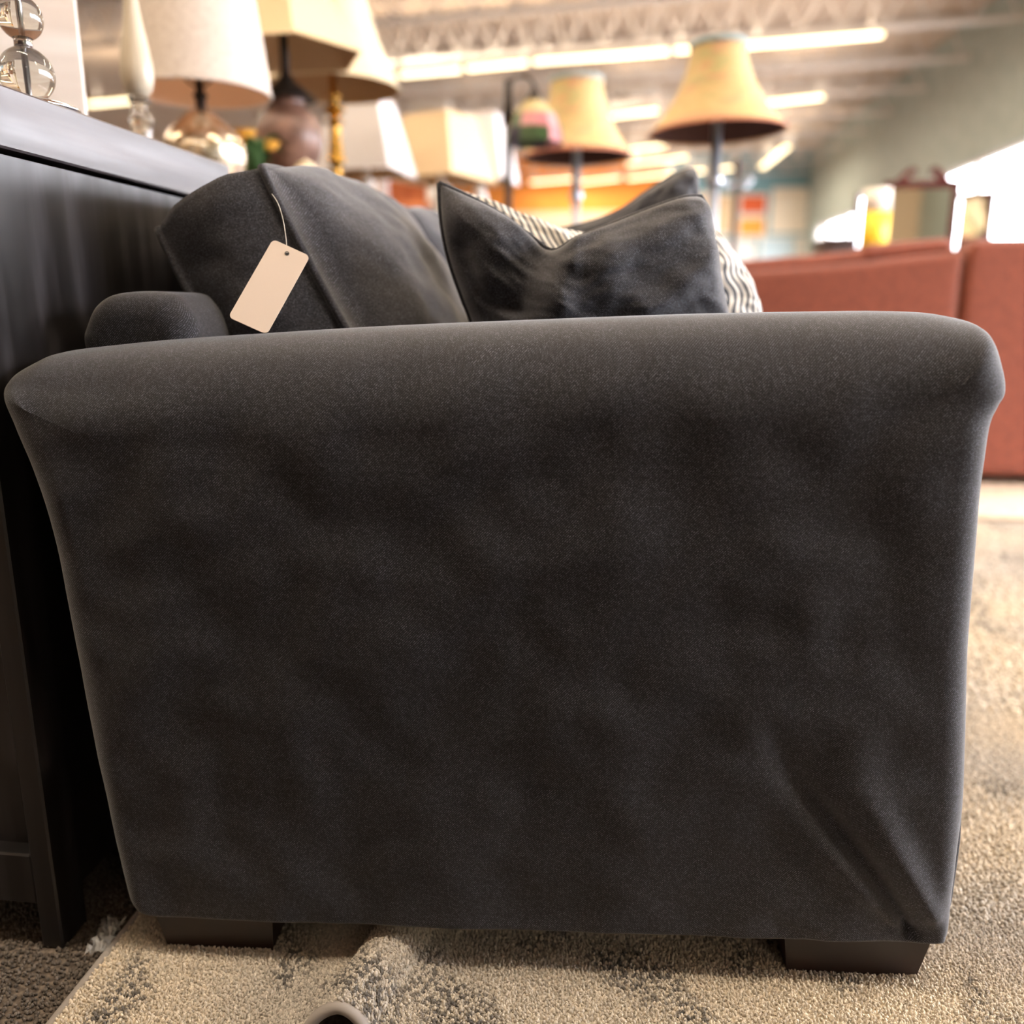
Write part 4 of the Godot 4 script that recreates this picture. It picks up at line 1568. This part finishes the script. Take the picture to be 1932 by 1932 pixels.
func rust_sofa() -> void:
	# seen from behind; its back faces the camera
	var o := shop(1.36, 0.012, 3.46)
	var t := thing("sofa", "rust red upholstered sofa seen from behind with a sagging back", "sofa", o, SHOP)
	# left section up to the seam, right section beyond it
	var l := []
	for p in [[-1.07, 0.05], [-1.08, 0.3], [-1.08, 0.570], [-1.07, 0.710], [-1.03, 0.770], [-0.95, 0.792], [-0.7, 0.810], [-0.45, 0.832], [-0.25, 0.855], [-0.165, 0.860], [-0.142, 0.840], [-0.138, 0.770], [-0.138, 0.5], [-0.138, 0.25], [-0.138, 0.05], [-0.3, 0.04], [-0.5, 0.04], [-0.75, 0.04], [-1.0, 0.04]]:
		l.append(Vector3(p[0], p[1], 0.035))
	var st := S()
	slab(st, l, 0.2, 200, 12, NONE, 2)
	part(st, "back_section", M.rust, t)
	l = []
	for p in [[-0.128, 0.05], [-0.128, 0.25], [-0.128, 0.5], [-0.128, 0.820], [-0.115, 0.880], [-0.07, 0.900], [0.2, 0.905], [0.5, 0.905], [0.8, 0.900], [0.9, 0.880], [0.92, 0.820], [0.92, 0.5], [0.92, 0.25], [0.92, 0.05], [0.7, 0.04], [0.4, 0.04], [0.2, 0.04], [0.0, 0.04]]:
		l.append(Vector3(p[0], p[1], 0.03))
	st = S()
	slab(st, l, 0.2, 200, 12, NONE, 2)
	part(st, "back_section", M.rust, t)
	# tops of the back cushions showing over the frame
	for e in [[-0.72, 0.815, 0.66, 0.09], [-0.28, 0.86, 0.36, 0.11], [0.4, 0.87, 0.9, 0.1]]:
		st = S()
		slab(st, rounded_rect(e[2], e[3], 0.05, 0.045), 0.2, 100, 6, NONE, 2)
		var c := part(st, "back_pad", M.rust, t)
		c.position = Vector3(e[0], e[1], -0.19)
		c.rotation.z = 0.075 if e[0] < 0.0 else 0.0
	st = S()
	box(st, Vector3(-0.08, 0.23, -0.52), Vector3(1.9, 0.36, 0.66), 0.03)
	part(st, "seat", M.rust, t)
	for sx: float in [-0.97, 0.81]:
		st = S()
		slab(st, rounded_rect(0.2, 0.56, 0.08, 0.03), 0.85, 100, 6, NONE, 2)
		var arm := part(st, "arm", M.rust, t)
		arm.position = Vector3(sx, 0.33, -0.06)
	for sx: float in [-0.99, 0.83]:
		for sz: float in [-0.06, -0.8]:
			st = S()
			box(st, Vector3(sx, 0.022, sz), Vector3(0.06, 0.044, 0.06), 0.004)
			part(st, "foot", M.dark_wood, t)

func far_things() -> void:
	var st := S()
	# --- unseen dark shelving added behind the camera to keep light off the sofa's end
	var bc := thing("added_light_blocker", "unseen tall dark wood shelves added behind the camera to block light", "added_light_blocker", shop(-0.55, 0, -1.25), SHOP)
	for sx: float in [-1.3, 0.0, 1.3]:
		st = S()
		box(st, Vector3(sx, 1.06, 0), Vector3(0.03, 2.12, 0.4), 0.003)
		part(st, "side", M.dark_wood, bc)
	for k in 6:
		st = S()
		box(st, Vector3(0, 0.06 + k * 0.41, 0), Vector3(2.6, 0.028, 0.38), 0.003)
		part(st, "shelf", M.dark_wood, bc)
	st = S()
	box(st, Vector3(0, 1.06, 0.19), Vector3(2.6, 2.1, 0.012), 0.002)
	part(st, "back_panel", M.dark_wood, bc)
	# --- dresser with a three part mirror
	var z := 5.2
	var o := P(1738, 500, z)
	o.y = 0.0
	var ds := thing("dresser", "dark cherry dresser under the three part mirror behind the rust sofa", "dresser", o + Vector3(0.05, 0, 0), SHOP)
	st = S()
	box(st, Vector3(0, 0.40, 0), Vector3(1.2, 0.7, 0.5), 0.006)
	part(st, "body", M.cherry, ds)
	st = S()
	box(st, Vector3(0, 0.765, 0), Vector3(1.26, 0.03, 0.54), 0.006)
	part(st, "top", M.cherry, ds)
	for r in 3:
		for c in 2:
			st = S()
			box(st, Vector3(-0.29 + c * 0.58, 0.17 + r * 0.23, 0.255), Vector3(0.55, 0.2, 0.02), 0.005)
			var dw := part(st, "drawer", M.cherry, ds)
			st = S()
			tube(st, [Vector3(-0.34 + c * 0.58, 0.17 + r * 0.23, 0.275), Vector3(-0.24 + c * 0.58, 0.17 + r * 0.23, 0.275)], 0.006, 6)
			part(st, "pull", M.brass, dw)
	for sx: float in [-1, 1]:
		for sz: float in [-1, 1]:
			st = S()
			box(st, Vector3(sx * 0.55, 0.025, sz * 0.2), Vector3(0.07, 0.05, 0.07), 0.004)
			part(st, "foot", M.cherry, ds)
	var mr := thing("dresser_mirror", "dark cherry three part mirror with a scrolled pediment behind the rust sofa", "mirror", Vector3(o.x, 0.7835, o.z - 0.1), SHOP - 0.02)
	var y0 := 0.02
	var y1 := Hh(345, z) - 0.78
	var hw := Rr(63, 400, z)
	st = S()
	box(st, Vector3(0, (y0 + y1) / 2, 0), Vector3(hw * 2 - 0.04, y1 - y0, 0.008), 0.0)
	part(st, "centre_glass", M.mirror, mr)
	for sx: float in [-1, 1]:
		st = S()
		box(st, Vector3(sx * hw, (y0 + y1) / 2, 0), Vector3(0.045, y1 - y0 + 0.04, 0.03), 0.006)
		part(st, "stile", M.cherry, mr)
	for yy: float in [y0, y1]:
		st = S()
		box(st, Vector3(0, yy, 0), Vector3(hw * 2, 0.045, 0.03), 0.006)
		part(st, "rail", M.cherry, mr)
	for sx: float in [-1, 1]:
		st = S()
		var ph := Hh(312, z) - Hh(345, z)
		var poly := PackedVector2Array()
		var outer := spline([Vector2(sx * (hw + 0.03), y1), Vector2(sx * hw * 0.75, y1 + ph * 0.3), Vector2(sx * hw * 0.5, y1 + ph * 0.85), Vector2(sx * hw * 0.28, y1 + ph), Vector2(sx * hw * 0.17, y1 + ph * 0.85)], 14)
		var inner := spline([Vector2(sx * hw * 0.22, y1 + ph * 0.6), Vector2(sx * hw * 0.36, y1 + ph * 0.55), Vector2(sx * hw * 0.42, y1 + ph * 0.2), Vector2(sx * hw * 0.42, y1)], 10)
		for p: Vector2 in outer: poly.append(p)
		for p: Vector2 in inner: poly.append(p)
		extrude(st, poly, -0.015, 0.015)
		part(st, "pediment_scroll", M.cherry, mr)
		var wing := Node3D.new()
		wing.name = "wing"
		mr.add_child(wing, true)
		wing.position = Vector3(sx * (hw + 0.022), 0, 0)
		wing.rotation.y = -sx * 0.55
		var ww := Rr(58, 400, z)
		var wy := Hh(368, z) - 0.78
		st = S()
		box(st, Vector3(sx * ww / 2, (y0 + wy) / 2, 0), Vector3(ww - 0.03, wy - y0, 0.008), 0.0)
		part(st, "wing_glass", M.mirror, wing)
		st = S()
		box(st, Vector3(sx * ww, (y0 + wy) / 2, 0), Vector3(0.03, wy - y0 + 0.03, 0.025), 0.004)
		box(st, Vector3(sx * ww / 2, wy, 0), Vector3(ww, 0.03, 0.025), 0.004)
		box(st, Vector3(sx * ww / 2, y0, 0), Vector3(ww, 0.03, 0.025), 0.004)
		part(st, "wing_frame", M.cherry, wing)
	# --- yellow cylinder lantern on the dresser's left
	z = 4.9
	var b := P(1650, 430, z)
	b.y = 0.0
	var yl := thing("lantern_stand", "yellow and white paper lantern on a stand beside the three part mirror", "lantern", b)
	var yA := Hh(470, z)
	var yB := Hh(400, z)
	var yC := Hh(357, z)
	stem(yl, "stand", 0.02, yA - 0.02, 0.02, M.dark_wood)
	turned(yl, "base", [Vector2(0, 0), Vector2(0.14, 0), Vector2(0.14, 0.02), Vector2(0, 0.03)], M.dark_wood)
	var lr := Rr(25, 430, z)
	turned(yl, "lower_paper", [Vector2(0, yA - 0.02), Vector2(lr, yA - 0.02), Vector2(lr, yB), Vector2(lr - 0.004, yB)], M.yellow)
	turned(yl, "upper_paper", [Vector2(lr - 0.004, yB), Vector2(lr, yB), Vector2(lr * 0.96, yC), Vector2(0, yC)], M.paper)
	# --- dark chest
	z = 6.0
	b = P(1583, 470, z)
	b.y = 0.0
	var ch := thing("chest", "dark brown wooden chest of drawers beyond the rust sofa", "chest", b, SHOP)
	var ct := Hh(452, z)
	st = S()
	box(st, Vector3(0, ct / 2, 0), Vector3(Rr(72, 460, z), ct - 0.05, 0.4), 0.01)
	part(st, "body", M.dark_wood, ch)
	st = S()
	box(st, Vector3(0, ct - 0.015, 0), Vector3(Rr(80, 460, z), 0.03, 0.44), 0.005)
	part(st, "top", M.dark_wood, ch)
	for k in 4:
		st = S()
		box(st, Vector3(0, 0.16 + k * (ct - 0.12) / 4, 0.205), Vector3(Rr(64, 460, z), (ct - 0.2) / 4 - 0.02, 0.02), 0.004)
		part(st, "drawer", M.dark_wood, ch)
	# --- white hutch with orange-brown shelves
	z = 6.2
	b = P(770, 400, z)
	b.y = 0.0
	var hu := thing("hutch", "white posted open hutch with orange-brown wooden shelves beyond the lamps", "hutch", b, SHOP)
	var wide := Rr(120, 380, z)
	var hy := Hh(300, z)
	for sx: float in [-1, 1]:
		for sz: float in [-1, 1]:
			turned(hu, "post", smooth_prof([Vector2(0, 0), Vector2(0.04, 0), Vector2(0.045, 0.4), Vector2(0.03, 0.8), Vector2(0.045, hy * 0.8), Vector2(0.035, hy), Vector2(0, hy)], 30), M.white_paint, 16).position = Vector3(sx * wide / 2, 0, sz * 0.18)
	for yy: float in [0.3, 0.8, Hh(395, z)]:
		st = S()
		box(st, Vector3(0, yy, 0), Vector3(wide + 0.1, 0.035, 0.46), 0.004)
		part(st, "shelf", M.orange_wood, hu)
	st = S()
	box(st, Vector3(0.02, (Hh(390, z) + Hh(335, z)) / 2, -0.18), Vector3(wide - 0.02, Hh(335, z) - Hh(390, z), 0.03), 0.004)
	part(st, "back_board", M.orange_wood, hu)
	st = S()
	box(st, Vector3(0, hy, 0), Vector3(wide + 0.14, 0.04, 0.48), 0.004)
	part(st, "top_board", M.orange_wood, hu)
	# --- pictures on the far wall
	var hues := [Color8(234, 214, 190), Color8(226, 224, 222), Color8(190, 212, 222), Color8(206, 92, 50), Color8(226, 158, 66), Color8(236, 226, 208), Color8(176, 196, 220), Color8(214, 188, 152)]
	var sp := [[1.95, 3.35, 1.3, 1.4, 0, "tan"], [1.95, 1.9, 1.3, 1.3, 6, "pale blue"], [3.78, 3.68, 0.85, 0.62, 3, "red"], [3.78, 3.03, 0.85, 0.6, 4, "orange"], [4.85, 3.5, 1.05, 1.3, 5, "cream"], [4.6, 2.1, 1.1, 1.3, 2, "sky blue"], [3.4, 2.1, 1.0, 1.1, 1, "white"], [2.95, 3.4, 0.55, 1.2, 7, "sand"], [5.3, 2.1, 0.22, 1.3, 1, "narrow grey white"]]
	for e in sp:
		var pc := thing("wall_picture", "%s framed picture hanging on the far teal wall" % e[5], "picture", shop(e[0], e[1], 28.44), SHOP)
		st = S()
		box(st, Vector3(0, 0, 0), Vector3(e[2], e[3], 0.05), 0.01)
		part(st, "frame", M.paper, pc)
		st = S()
		box(st, Vector3(0, 0, 0.026), Vector3(e[2] - 0.12, e[3] - 0.12, 0.01), 0.0)
		part(st, "print", mat(hues[e[4]], 0.8), pc)
